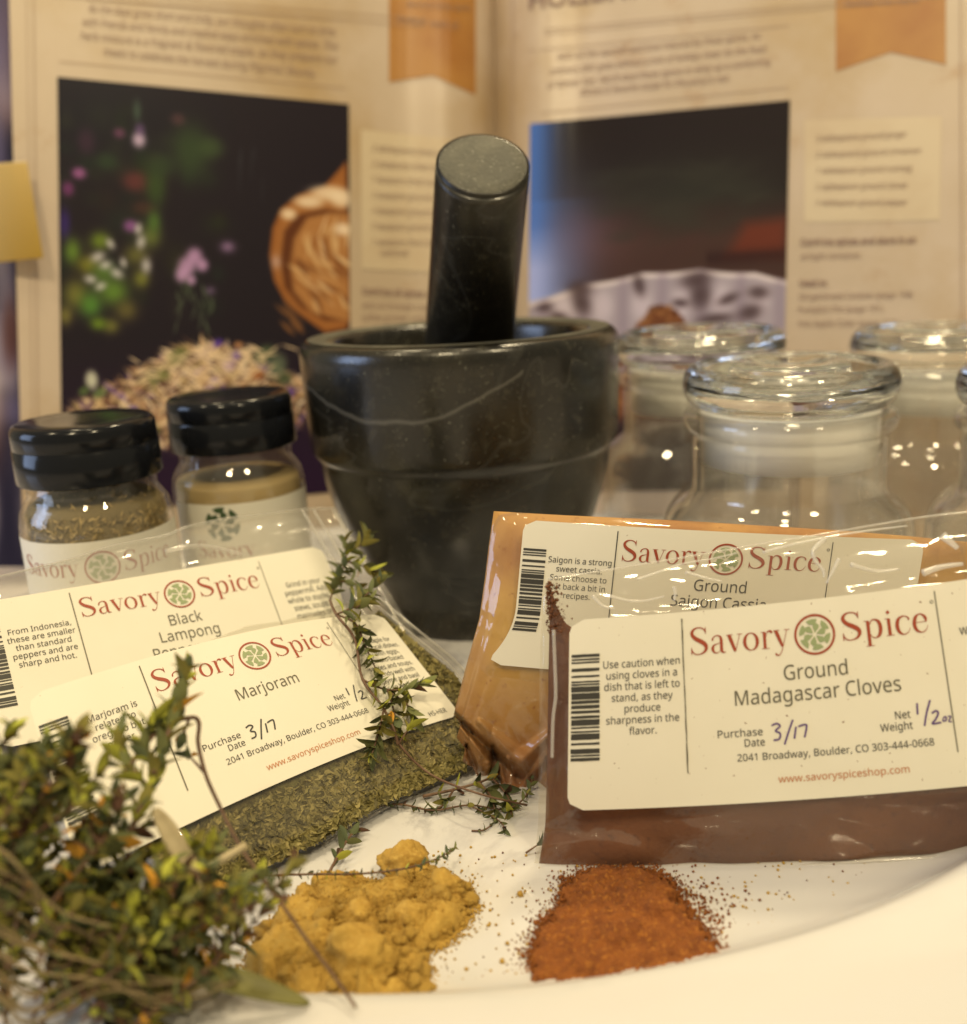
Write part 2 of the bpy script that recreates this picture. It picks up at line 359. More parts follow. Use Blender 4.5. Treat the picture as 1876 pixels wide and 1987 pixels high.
class Ink:
    """collects flat print in 2-D (u right, v down) and lays it on a surface"""
    def __init__(s): s.v = []; s.f = []
    def add(s, v, f):
        o = len(s.v); s.v += [tuple(p) for p in v]; s.f += [tuple(i + o for i in q) for q in f]
    def text(s, t, u, v, cap, width=None, align='c', bold=.0, slant=0.0):
        p, f, w = text2d(t, bold); k = cap / CAPH
        kx = width / w if width else k * .87
        W = w * kx; x0 = u - W / 2 if align == 'c' else (u if align == 'l' else u - W)
        s.add([(x0 + a * kx + slant * b * k, v - b * k) for a, b in p], f)
    def line(s, pts, u=0, v=0, k=1.0, kx=None):
        """pts: (x, y, width), y up, drawn as a ribbon of varying width"""
        kx = kx or k
        P = np.array(pts, float); n = len(P)
        if n < 2: return
        Q = []
        if n > 2:
            for i in range(n - 1):
                p0 = P[max(i - 1, 0)]; p1 = P[i]; p2 = P[i + 1]; p3 = P[min(i + 2, n - 1)]
                for j in range(5):
                    t = j / 5
                    Q.append(.5 * ((2 * p1) + (-p0 + p2) * t + (2 * p0 - 5 * p1 + 4 * p2 - p3) * t * t + (-p0 + 3 * p1 - 3 * p2 + p3) * t ** 3))
            Q.append(P[-1])
        else: Q = list(P)
        Q = np.array(Q); d = np.gradient(Q[:, :2], axis=0); d /= np.linalg.norm(d, axis=1)[:, None] + 1e-9
        nrm = np.stack([-d[:, 1], d[:, 0]], 1); w = np.maximum(Q[:, 2:3] * (.86 if kx > 5 else 1), .004) / 2
        a = Q[:, :2] + nrm * w; b = Q[:, :2] - nrm * w
        vs = []
        for i in range(len(Q)): vs += [(u + a[i, 0] * kx, v - a[i, 1] * k), (u + b[i, 0] * kx, v - b[i, 1] * k)]
        s.add(vs, [(2 * i, 2 * i + 1, 2 * i + 3, 2 * i + 2) for i in range(len(Q) - 1)])
    def rect(s, u0, v0, u1, v1, nx=1, ny=8, rag=0):
        vs = []; 
        for j in range(ny + 1):
            for i in range(nx + 1):
                r = (random.random() - .5) * rag if rag else 0
                vs.append((u0 + (u1 - u0) * i / nx + (r if i in (0, nx) else 0), v0 + (v1 - v0) * j / ny + (r * .6 if rag else 0)))
        s.add(vs, [(j * (nx + 1) + i, j * (nx + 1) + i + 1, (j + 1) * (nx + 1) + i + 1, (j + 1) * (nx + 1) + i) for j in range(ny) for i in range(nx)])
    def poly(s, pts):
        s.add(pts, [tuple(range(len(pts)))])
    def obj(s, name, mt, parent, surf, eps):
        if not s.v: return None
        v = np.array(s.v, float); P = surf(v[:, 0], v[:, 1], eps)
        return new_mesh(name, P, s.f, mt, parent, smooth=False)
def ell(cx, cy_, rx, ry, ws, n=22, a0=0):
    """o shape, thick at the sides"""
    return [(cx + rx * math.cos(a0 + 2 * PI * i / n), cy_ + ry * math.sin(a0 + 2 * PI * i / n), ws[0] + (ws[1] - ws[0]) * abs(math.cos(a0 + 2 * PI * i / n)) ** 1.6) for i in range(n + 1)]
GL = {
 'S': (.53, [[(.425, .54, .012), (.41, .60, .03), (.36, .66, .035), (.26, .69, .03), (.15, .67, .05), (.075, .59, .085), (.085, .50, .10), (.17, .41, .115), (.29, .34, .125), (.395, .26, .12), (.43, .16, .095), (.37, .06, .06), (.25, .01, .028), (.14, .02, .03), (.07, .09, .03), (.045, .19, .010)],
       [(.43, .70, .012), (.425, .62, .03), (.43, .52, .010)], [(.045, .0, .012), (.05, .09, .035), (.045, .20, .010)]]),
 'a': (.43, [[(.07, .33, .05), (.08, .39, .04), (.14, .44, .028), (.21, .45, .03), (.275, .41, .06), (.295, .33, .085), (.295, .20, .085), (.295, .09, .085), (.32, .02, .05), (.40, .015, .016)],
       [(.29, .265, .015), (.2, .245, .02), (.10, .205, .05), (.065, .12, .085), (.10, .035, .05), (.17, .01, .025), (.235, .04, .018), (.285, .11, .015)]]),
 'v': (.42, [[(.07, .44, .10), (.13, .27, .10), (.215, .02, .08)], [(.215, .0, .02), (.29, .23, .018), (.355, .44, .018)], [(.0, .44, .016), (.17, .44, .016)], [(.28, .44, .016), (.42, .44, .016)]]),
 'o': (.46, [ell(.215, .222, .165, .215, (.022, .095))]),
 'r': (.34, [[(.11, .43, .085), (.11, .02, .085)], [(.02, .012, .016), (.22, .012, .016)], [(.02, .43, .016), (.11, .43, .018)], [(.145, .30, .014), (.17, .39, .02), (.22, .44, .04), (.28, .435, .065), (.305, .39, .05)]]),
 'y': (.43, [[(.07, .44, .10), (.13, .27, .10), (.22, .03, .075)], [(.36, .44, .018), (.30, .25, .018), (.225, .0, .02), (.17, -.13, .022), (.11, -.185, .03), (.05, -.17, .05), (.035, -.13, .045)], [(.0, .44, .016), (.17, .44, .016)], [(.28, .44, .016), (.43, .44, .016)]]),
 'p': (.48, [[(.11, .43, .085), (.11, -.19, .085)], [(.02, -.19, .016), (.22, -.19, .016)], [(.02, .43, .016), (.11, .43, .018)],
       [(.145, .33, .014), (.20, .43, .03), (.28, .445, .045), (.365, .38, .085), (.395, .22, .095), (.355, .06, .08), (.27, .0, .03), (.19, .02, .02), (.145, .10, .014)]]),
 'i': (.24, [[(.12, .43, .085), (.12, .02, .085)], [(.03, .012, .016), (.22, .012, .016)], [(.03, .43, .016), (.12, .43, .018)], [(.12, .63, .02), (.12, .60, .085), (.12, .57, .085), (.12, .54, .02)]]),
 'c': (.40, [[(.345, .34, .05), (.335, .40, .035), (.27, .44, .025), (.19, .44, .04), (.10, .37, .085), (.065, .22, .095), (.10, .07, .08), (.19, .0, .03), (.28, .02, .022), (.34, .09, .014), (.36, .15, .01)]]),
 'e': (.42, [[(.08, .25, .014), (.35, .25, .016)], [(.345, .25, .03), (.335, .34, .075), (.28, .42, .05), (.20, .445, .03), (.11, .38, .08), (.065, .22, .095), (.10, .07, .08), (.20, .0, .03), (.29, .02, .022), (.35, .09, .014), (.37, .15, .01)]]),
}
def logotype(ink, s, u0, u1, base, em):
    tot = sum(GL[c][0] for c in s); kx = (u1 - u0) / tot; x = u0
    for c in s:
        for st in GL[c][1]: ink.line(st, x, base, em, kx)
        x += GL[c][0] * kx
def emblem(ink, cu, cv, r, rot=0.0, sc=1.0):
    """six outer and six inner curved petals in a pinwheel"""
    def P(rad, ang): return (cu + r * rad * math.cos(ang + rot), cv + r * rad * math.sin(ang + rot))
    for k in range(6):
        a = k * PI / 3
        out = [P(.93, a + t) for t in np.linspace(-.36, .40, 7)]
        ink.poly(out + [P(.68, a + .32), P(.58, a + .10), P(.68, a - .26)])
        b = a + .52
        ink.poly([P(.62, b - .42), P(.70, b - .14), P(.60, b + .20), P(.42, b + .26), P(.26, b + .14), P(.10, b - .15), P(.28, b - .44), P(.46, b - .52)])
def ring(ink, cu, cv, r, w):
    n = 40; vs = []
    for i in range(n):
        a = 2 * PI * i / n; vs += [(cu + (r + w / 2) * math.cos(a), cv + (r + w / 2) * math.sin(a)), (cu + (r - w / 2) * math.cos(a), cv + (r - w / 2) * math.sin(a))]
    ink.add(vs, [(2 * i, 2 * i + 1, (2 * i + 3) % (2 * n), (2 * i + 2) % (2 * n)) for i in range(n)])
BARS = [.9, .5, .5, .5, .5, 1.6, 1.0, 1.3, .6, 1.2, .5, .4, .5, .4, 1.7, .4, 2.0, .4, 1.0, .5, 1.1, .6, .9, .8, .8, .4, 1.9, .5, .5, .8, .5, .4, 1.9, 1.0, .7, 1.3, 1.5, .4, .5, .5, 1.0, .4]
def barcode(ink, u0, u1, v0, v1, rag=0):
    k = (v1 - v0) / sum(BARS); v = v0
    for i, b in enumerate(BARS):
        if i % 2 == 0: ink.rect(u0, v, u1, v + b * k, nx=5, ny=1, rag=rag)
        v += b * k

# ---------------------------------------------------------------- spice bags
class Bag:
    def __init__(s, pose, warp=None, wseed=1, wamp=1.0, sag=1.0, N=None):
        O, U, V, cx, cy_ = pose
        s.O = np.array(O); s.U = np.array(U); s.V = np.array(V); s.cx = cx; s.cy = cy_; s.warp = warp
        s.N = np.cross(s.V, s.U); s.Q = s.O; s.seed = wseed; s.wamp = wamp; s.sag = sag
        if N is not None: s.N = np.array(N, float); s.Q = s.O + .056 * s.U + .0235 * s.V
        G = np.array([[s.U @ s.U, s.U @ s.V], [s.U @ s.V, s.V @ s.V]]); s.Gi = np.linalg.inv(G)
    def planeD(s, px, py):
        d = ray(px, py); return ((s.Q - CAM) @ s.N) / (d @ s.N)
    def mm(s, px, py):
        D = s.planeD(px, py); P = dep(px, py, D) - s.O; a = P @ s.U; b = P @ s.V
        return (a * s.Gi[0, 0] + b * s.Gi[0, 1]) * 1000, (a * s.Gi[1, 0] + b * s.Gi[1, 1]) * 1000
    def swell(s, px, py):
        """gentle curve of the whole bag and broad dents, in metres away from the viewer"""
        u, v = s.mm(px, py)
        return s.sag * (.0022 * ((u - 56) / 70) ** 2 + .0012 * ((v - 22) / 35) ** 2) + .00075 * (wav(u, v, .055, 6, s.seed) + 1)
    def pix(s, u, v):
        u = np.asarray(u, float); v = np.asarray(v, float)
        P = s.O + u[..., None] * .001 * s.U + v[..., None] * .001 * s.V
        x, y = proj(P); a, b = u / 112, v / 47
        dx = s.cx[0] + s.cx[1] * a + s.cx[2] * b + s.cx[3] * a * b + s.cx[4] * a * a
        dy = s.cy[0] + s.cy[1] * a + s.cy[2] * b + s.cy[3] * a * b + s.cy[4] * a * a
        x = x + dx; y = y + dy
        if s.warp: wx, wy = s.warp(u, v); x = x + wx; y = y + wy
        return x, y
    def lab(s, u, v, eps=0.0):
        x, y = s.pix(u, v)
        return dep(x, y, s.planeD(x, y) + s.swell(x, y) - eps)
    def label_mask(s, X, Y, poly):
        return inside_soft(X, Y, poly)

def poly_dist(X, Y, poly):
    """signed distance to a polygon, positive inside"""
    X = np.asarray(X, float); Y = np.asarray(Y, float); n = len(poly); ins = np.zeros(X.shape, bool); d = np.full(X.shape, 1e9)
    for i in range(n):
        x0, y0 = poly[i]; x1, y1 = poly[(i + 1) % n]
        with np.errstate(divide='ignore', invalid='ignore'):
            c = ((y0 > Y) != (y1 > Y)) & (X < (x1 - x0) * (Y - y0) / ((y1 - y0) if y1 != y0 else 1e-9) + x0)
        ins ^= c
        t = np.clip(((X - x0) * (x1 - x0) + (Y - y0) * (y1 - y0)) / ((x1 - x0) ** 2 + (y1 - y0) ** 2 + 1e-12), 0, 1)
        d = np.minimum(d, np.hypot(X - x0 - t * (x1 - x0), Y - y0 - t * (y1 - y0)))
    return np.where(ins, d, -d)
def resample(pts, n):
    p = np.array(pts, float); L = np.r_[0, np.cumsum(np.hypot(*np.diff(p, axis=0).T))]; t = np.linspace(0, L[-1], n)
    return np.stack([np.interp(t, L, p[:, 0]), np.interp(t, L, p[:, 1])], 1)
def coons(top, right, bottom, left, nu, nv):
    """top left>right, right top>bottom, bottom left>right, left top>bottom: pixel polylines"""
    T = resample(top, nu); B = resample(bottom, nu); Lf = resample(left, nv); R = resample(right, nv)
    s = np.linspace(0, 1, nu)[:, None, None]; t = np.linspace(0, 1, nv)[None, :, None]
    P = (1 - t) * T[:, None] + t * B[:, None] + (1 - s) * Lf[None] + s * R[None] \
        - ((1 - s) * (1 - t) * T[0] + s * (1 - t) * T[-1] + (1 - s) * t * B[0] + s * t * B[-1])
    return P[..., 0], P[..., 1], s[..., 0] + 0 * t[..., 0], t[..., 0] + 0 * s[..., 0]
def pillow(name, bag, sides, thick, base, mt, parent, wrinkle=0.0, mask=None, nu=110, nv=80, edge=5, crumple=None, back=True):
    X, Y, S, T = coons(*sides, nu, nv)
    e = (1 - np.abs(2 * S - 1) ** edge) * (1 - np.abs(2 * T - 1) ** edge)
    D0 = bag.planeD(X, Y) + bag.swell(X, Y)
    u, v = bag.mm(X, Y)
    w = wrinkle * (.75 + .55 * wav(u * .45 + v * .3, v, .22, 4, bag.seed) + .35 * wav(u, v * .5, .16, 4, bag.seed + 2) + .30 * ridge(u * .6 + v * .5, v, .10, 2, bag.seed + 3) + .06 * wav(u, v, .7, 5, bag.seed + 1))
    if mask is not None: w = w * mask(X, Y)
    front = base + (1 - e) * thick / 2 + w
    if crumple is not None: front = front + crumple(X, Y, u, v)
    Pf = dep(X, Y, D0 + front).reshape(-1, 3)
    faces = grid_faces(nu, nv, flip=True)
    if not back: return new_mesh(name, Pf, faces, mt, parent)
    bk = np.maximum(base + thick / 2 + e * thick / 2, front + 1e-5) 
    Pb = dep(X, Y, D0 + bk).reshape(-1, 3); n = nu * nv
    faces += grid_faces(nu, nv, off=n)
    bd = [(i, 0) for i in range(nu)] + [(nu - 1, j) for j in range(1, nv)] + [(i, nv - 1) for i in range(nu - 2, -1, -1)] + [(0, j) for j in range(nv - 2, 0, -1)]
    ids = [i * nv + j for i, j in bd]
    for a, b in zip(ids, ids[1:] + ids[:1]): faces.append((a, b, b + n, a + n))
    return new_mesh(name, np.vstack([Pf, Pb]), faces, mt, parent)
def label_sheet(bag, parent, mt, rc=3.5, W=112, H=47, label=None):
    nu, nv = 60, 30
    us = np.linspace(0, W, nu); vs = np.linspace(0, H, nv); Ug, Vg = np.meshgrid(us, vs, indexing='ij')
    # round the corners by pulling the border in
    def rnd(a, L): return np.clip(np.minimum(a, L - a), 0, rc)
    du = rnd(Vg, H); ins = rc - np.sqrt(np.maximum(rc * rc - (rc - du) ** 2, 0))
    Un = np.where(Ug < W / 2, ins + Ug * (1 - ins / (W / 2)), W - (ins + (W - Ug) * (1 - ins / (W / 2))))
    P = bag.lab(Un, Vg, 0).reshape(-1, 3)
    return new_mesh('label', P, grid_faces(nu, nv, flip=True), mt, parent)
def print_label(bag, lb, names, left, right, purchase='3/17', net='1/2oz', pen='pen', ink='ink', code=None, rag=0, addr=True, show_left=True):
    k = Ink(); g = Ink(); r = Ink(); gr = Ink(); bc = Ink(); hp = Ink(); hw = Ink(); og = Ink()
    logotype(r, 'Savory', 28.6, 52.3, 10.6, 9.4); logotype(r, 'Spice', 64.3, 85.0, 10.6, 9.4); ring(r, 58.1, 8.3, 4.55, .52)
    emblem(gr, 58.1, 8.3, 3.9, .35)
    ring(k, 86.1, 4.0, .35, .14)
    for i, s in enumerate(names): k.text(s, 57.5, 18.4 + 5.1 * i if len(names) > 1 else 20.5, 3.5)
    k.rect(26.85, 1.6, 27.15, 39, ny=24, rag=rag * .8); k.rect(87.0, 1.6, 87.25, 39, ny=24)
    for i, s in enumerate(left): g.text(s, 17.1, 12.4 + 2.75 * i, 1.80)
    for i, s in enumerate(right): g.text(s, 100.0, 12.4 + 2.75 * i, 1.75)
    if addr:
        g.text('Purchase', 44.3, 31.0, 1.8, width=10.2, align='r'); g.text('Date', 44.6, 33.5, 1.8, align='r')
        g.text('Net', 77.8, 30.0, 1.8, align='r'); g.text('Weight', 78.0, 32.6, 1.8, align='r')
        g.text('2041 Broadway, Boulder, CO 303-444-0668', 60.2, 36.9, 1.7, width=44)
        og.text('www.savoryspiceshop.com', 61.5, 42.6, 1.7, width=29)
    if code: g.text(code, 104.5, 44.5, 1.7)
    barcode(bc, .6, 7.2, 8.6, 35.2, rag)
    w = .42
    if purchase:
        for st in ([(46.4, -28.9, w), (47.6, -28.5, w), (48.3, -29.2, w), (47.2, -30.2, w), (48.2, -30.9, w), (47.9, -32.2, w), (46.6, -32.4, w)], [(51.3, -27.9, w), (50.2, -30.5, w), (49.0, -33.6, w)],
                   [(51.9, -29.6, w), (51.3, -32.4, w)], [(52.4, -29.6, w), (53.7, -29.3, w), (54.3, -29.5, w), (54.0, -31.0, w), (53.6, -32.3, w)]): hp.line(st)
    if net:
        for st in ([(79.6, -26.8, w), (79.4, -29.4, w)], [(82.6, -26.4, w), (81.4, -29.4, w), (80.6, -32.2, w)], [(82.6, -29.5, w), (83.6, -29.0, w), (84.0, -29.7, w), (83.2, -31.0, w), (82.4, -31.9, w), (84.4, -31.8, w)]): hw.line(st)
        if 'oz' in net:
            for st in ([(84.9, -30.9, w * .8), (85.5, -30.6, w * .8), (85.6, -31.3, w * .8), (85.0, -31.6, w * .8), (84.8, -31.1, w * .8)], [(86.0, -30.6, w * .7), (86.7, -30.7, w * .7), (86.1, -31.7, w * .7), (86.8, -31.9, w * .7)]): hw.line(st)
    S = bag.lab; e = .00016
    for ik, nm, mt in ((k, 'lettering', ink), (g, 'small_lettering', 'ink'), (r, 'logotype', 'ink_red'), (gr, 'emblem', 'ink_green'), (bc, 'barcode', 'ink'), (hp, 'handwriting', pen), (hw, 'handwriting', pen), (og, 'web_address', 'ink_orange')):
        ik.obj(nm, M[mt], lb, S, e)
POSE = {}
POSE['clove'] = [[0.01759, 0.2254, 0.06877], [0.99748, -0.05472, 0.04509], [0.0301, -0.249, -0.96804], [12.35, -15.77, -35.38, 80.95, -17.63], [6.1, 14.35, -12.1, 18.02, -44.48]]
POSE['cassia'] = [[0.01032, 0.25539, 0.08483], [0.91341, -0.07073, -0.08416], [-0.08188, 0.03217, -0.91578], [1.19, -5.33, -10.7, 15.59, 5.53], [-0.51, 10.14, -6.36, 4.02, -14.97]]
POSE['marj'] = [[-0.113, 0.23156, 0.05489], [0.73785, 0.62844, -0.03937], [0.45441, -0.57343, -0.63686], [-15.37, 83.56, -22.67, 35.77, -87.21], [14.33, -88.29, 27.88, -69.11, 116.72]]
POSE['pepper'] = [[-0.14418, 0.26611, 0.06588], [0.78618, 0.61319, -0.07689], [0.38274, -0.5808, -0.71845], [-5.94, 31.23, -19.75, 21.49, -27.97], [1.51, -5.69, -21.54, 48.24, 3.89]]

def catmull(pts, n=6):
    P = [np.array(p, float) for p in pts]; out = []
    for i in range(len(P) - 1):
        p0 = P[max(i - 1, 0)]; p1 = P[i]; p2 = P[i + 1]; p3 = P[min(i + 2, len(P) - 1)]
        for j in range(n):
            t = j / n; out.append(.5 * ((2 * p1) + (-p0 + p2) * t + (2 * p0 - 5 * p1 + 4 * p2 - p3) * t * t + (-p0 + 3 * p1 - 3 * p2 + p3) * t ** 3))
    out.append(P[-1]); return out
def tube_geo(pts, r, sides=6, taper=1.0):
    pts = catmull(pts, 5) if len(pts) > 2 else [np.array(p, float) for p in pts]
    v = []; n = len(pts)
    for i, p in enumerate(pts):
        d = pts[min(i + 1, n - 1)] - pts[max(i - 1, 0)]; d = d / (np.linalg.norm(d) + 1e-12)
        a = np.cross(d, [0.3, .2, 1.0]); a /= np.linalg.norm(a) + 1e-12; b = np.cross(d, a)
        rr = r * (1 + (taper - 1) * i / max(n - 1, 1))
        for k in range(sides):
            t = 2 * PI * k / sides; v.append(p + (a * math.cos(t) + b * math.sin(t)) * rr)
    f = [(i * sides + k, i * sides + (k + 1) % sides, (i + 1) * sides + (k + 1) % sides, (i + 1) * sides + k) for i in range(n - 1) for k in range(sides)]
    f.append(tuple(range(sides))[::-1]); f.append(tuple((n - 1) * sides + k for k in range(sides)))
    return v, f, pts
def tube(pts, r, name, mt, parent, sides=6, taper=1.0):
    v, f, _ = tube_geo(pts, r, sides, taper); return new_mesh(name, v, f, mt, parent)
_f = .925 / .92; _c = POSE['cassia']; _c[0] = (CAM + (np.array(_c[0]) - CAM) * _f).tolist(); _c[1] = (np.array(_c[1]) * _f).tolist(); _c[2] = (np.array(_c[2]) * _f).tolist()

# clove bag, standing front right
def clove_bag():
    bag = Bag(POSE['clove'], wseed=1)
    root = thing('spice_bag', 'clear bag of dark brown ground cloves with white label, standing at the front right', 'spice bag', tuple(groundpt(1400, 1690)))
    top = [(1064, 1124), (1180, 1106), (1300, 1086), (1450, 1060), (1600, 1036), (1700, 1018), (1830, 998), (1960, 988), (2080, 985)]
    right = [(2080, 985), (2120, 1200), (2160, 1450), (2190, 1640)]
    bot = [(1034, 1704), (1100, 1704), (1300, 1692), (1500, 1684), (1700, 1671), (1876, 1662), (2000, 1654), (2190, 1640)]
    left = [(1064, 1124), (1052, 1160), (1050, 1215), (1047, 1300), (1045, 1450), (1044, 1600), (1034, 1704)]
    lpoly = [(1112, 1200), (1320, 1188), (1600, 1160), (1876, 1126), (2030, 1105), (2080, 1505), (1876, 1535), (1400, 1562), (1112, 1573)]
    mask = lambda X, Y: np.clip(-poly_dist(X, Y, lpoly) / 18, 0, 1)
    ctop = [(1064, 1150), (1078, 1180), (1092, 1208), (1112, 1222), (1300, 1212), (1600, 1185), (1876, 1150), (2090, 1120)]
    def fold(X, Y, u, v):
        # wave folds near the bottom, deeper than the rest
        b = np.clip((Y - 1575) / 60, 0, 1); return .0010 * b * ridge(u * .8, v * 1.3, .14, 2, 5) * mask(X, Y)
    pillow('powder', bag, (ctop, [(2090, 1120), (2185, 1632)], [(1042, 1698)] + [(x, y - 6) for x, y in bot[1:-1]] + [(2185, 1632)], [(1068, 1150), (1066, 1215), (1064, 1300), (1062, 1450), (1058, 1600), (1042, 1698)]),
           .010, .0011, M['clove'], root, .0012, mask, crumple=fold)
    pillow('film', bag, (top, right, bot, left), .0115, .0005, M['film_clove'], root, .0011, mask, 150, 110, crumple=fold, edge=7)
    tube([dep(x, y, bag.planeD(x, y) + bag.swell(x, y) - .0002) for x, y in [(1074, 1222), (1077, 1300), (1078, 1352), (1073, 1395), (1071, 1470)]], .00045, 'fold_glint', M['film_edge'], root)  # pale tube added as the highlight line of the side crease
    for r_, pts in [(.00050, [(1150, 1156), (1169, 1175), (1192, 1181)]), (.00042, [(1182, 1156), (1217, 1165), (1249, 1166), (1289, 1157)]), (.00050, [(1308, 1138), (1310, 1152), (1308, 1166)]),
                    (.00034, [(1236, 1124), (1257, 1117), (1292, 1105), (1330, 1093), (1378, 1085), (1430, 1073)]), (.00040, [(1330, 1110), (1372, 1122), (1400, 1128)]), (.00060, [(1600, 1046), (1578, 1068), (1582, 1088), (1596, 1104), (1599, 1120)]),
                    (.00050, [(1628, 1084), (1616, 1108), (1603, 1132)]), (.00035, [(1480, 1072), (1540, 1056), (1640, 1036), (1760, 1020)]), (.0011, [(1828, 1038), (1842, 1050), (1858, 1064)]), (.0009, [(1790, 1112), (1826, 1100), (1868, 1094)]), (.0006, [(1650, 1095), (1700, 1108), (1745, 1104)])]:
        tube([dep(x, y, bag.planeD(x, y) + bag.swell(x, y) + .0004 + .003 * max(0, 1 - (y - 1000) / 60)) for x, y in pts], r_, 'fold_glint', M['fold_glint'], root, 8, .5)  # whitish tubes along creases, added as the film's highlight strokes
    # crumbs of powder caught in the folded upper left corner
    v = []; f = []; rn = random.Random(3)
    for i in range(420):
        t = rn.random(); px = 1060 + abs(rn.gauss(0, 16)) * (.5 + t) ; py = 1128 + t * 95 + abs(rn.gauss(0, 6))
        D = bag.planeD(px, py) + bag.swell(px, py) + .0012 + rn.random() * .001
        c = dep(px, py, D); s = .00010 + rn.random() ** 3 * .0005
        o = len(v); v += [c + s * np.array(q) for q in ((1, 0, 0), (0, 1, .2), (-1, .1, 0), (0, -1, 0), (.1, 0, 1), (0, .1, -1))]
        f += [(o + a, o + b, o + c_) for a, b, c_ in ((0, 1, 4), (1, 2, 4), (2, 3, 4), (3, 0, 4), (1, 0, 5), (2, 1, 5), (3, 2, 5), (0, 3, 5))]
    struct(new_mesh('powder_crumbs', v, f, M['clove'], root), 'stuff')
    tube([dep(x, y, bag.planeD(x, y) + bag.swell(x, y) + .0057) for x, y in top], .00030, 'seam', M['film_edge'], root)
    tube([dep(x, y - 1, bag.planeD(x, y) + bag.swell(x, y) + .0057) for x, y in bot], .00040, 'seam', M['film_edge'], root)
    lb = label_sheet(bag, root, M['paper_dusty'])
    print_label(bag, lb, ['Ground', 'Madagascar Cloves'], ['Use caution when', 'using cloves in a', 'dish that is left to', 'stand, as they', 'produce', 'sharpness in the', 'flavor.'],
                ['Whole cloves can', 'be used in', 'gammon,', 'poached fruit', 'Curries and', 'whole spice', 'blends.'], rag=.14, ink='ink_grey')
clove_bag()

def cassia_bag():
    def warp(u, v):
        k = np.clip((v - 27) / 20, 0, 1) ** 2 * np.exp(-u / 16)
        return -52 * k, -6 * k
    bag = Bag(POSE['cassia'], warp=warp, wseed=2, N=(-.08, -.965, .22))
    root = thing('spice_bag', 'clear bag of orange-brown ground cassia with crumpled lower corner, standing before the mortar', 'spice bag', tuple(groundpt(1000, 1520)))
    top = [(958, 992), (1100, 1000), (1300, 1009), (1500, 1021), (1640, 1030), (1760, 1040), (1880, 1052)]
    right = [(1880, 1052), (1872, 1300), (1860, 1500)]
    bot = [(880, 1386), (893, 1404), (886, 1432), (902, 1452), (897, 1478), (918, 1490), (926, 1508), (952, 1504), (972, 1526), (1010, 1532), (1060, 1540), (1300, 1535), (1600, 1520), (1860, 1500)]
    left = [(958, 992), (948, 1060), (941, 1120), (930, 1200), (905, 1290), (892, 1340), (880, 1386)]
    lpoly = [(1022, 1008), (1193, 1017), (1410, 1026), (1650, 1040), (1800, 1055), (1790, 1300), (1300, 1330), (957, 1292), (1000, 1200), (1012, 1100)]
    mask = lambda X, Y: np.clip(-poly_dist(X, Y, lpoly) / 22, 0, 1)
    def crum(X, Y, u, v):
        c = np.clip((Y - 1375 - .22 * (X - 880)) / 60, 0, 1) * np.clip((1230 - X) / 120, 0, 1)
        # sharp folds gathered at the corner: (segment, depth away from the viewer, half width)
        k = 0
        for (x0, y0, x1, y1, a_, w_) in [(878, 1384, 1000, 1508, .0075, 15), (905, 1446, 930, 1512, .0050, 9), (956, 1446, 962, 1512, .0060, 10), (1090, 1400, 1018, 1470, -.0030, 16), (1100, 1440, 1040, 1520, .0050, 16), (1200, 1420, 1100, 1530, -.0025, 20),
                                         (886, 1402, 945, 1462, -.0022, 9), (930, 1400, 1010, 1478, -.0028, 18), (985, 1470, 1000, 1528, -.0030, 9), (1060, 1470, 1075, 1535, .0035, 9)]:
            t_ = np.clip(((X - x0) * (x1 - x0) + (Y - y0) * (y1 - y0)) / ((x1 - x0) ** 2 + (y1 - y0) ** 2), 0, 1)
            k = k + a_ * np.clip(1 - np.hypot(X - x0 - t_ * (x1 - x0), Y - y0 - t_ * (y1 - y0)) / (w_ * (.45 + .9 * t_)), 0, 1) ** .9
        return k + c * .0012 * ridge(u, v, .35, 3, 9) + .0009 * np.clip((Y - 1300) / 200, 0, 1) * wav(u, v, .12, 4, 4) * mask(X, Y)
    pillow('powder', bag, (top, right, bot, left), .0085, .0011, M['cassia'], root, .0010, mask, 260, 170, crumple=crum, edge=9)
    pillow('film', bag, (top, right, bot, left), .0095, .0004, M['film'], root, .0012, mask, 260, 170, crumple=lambda X, Y, u, v: crum(X, Y, u, v) * .96, edge=9)
    lb = label_sheet(bag, root, M['paper'])
    print_label(bag, lb, ['Ground', 'Saigon Cassia'], ['Saigon is a strong', 'sweet cassia.', 'Some choose to', 'cut back a bit in', 'recipes.'], [], addr=True)
cassia_bag()

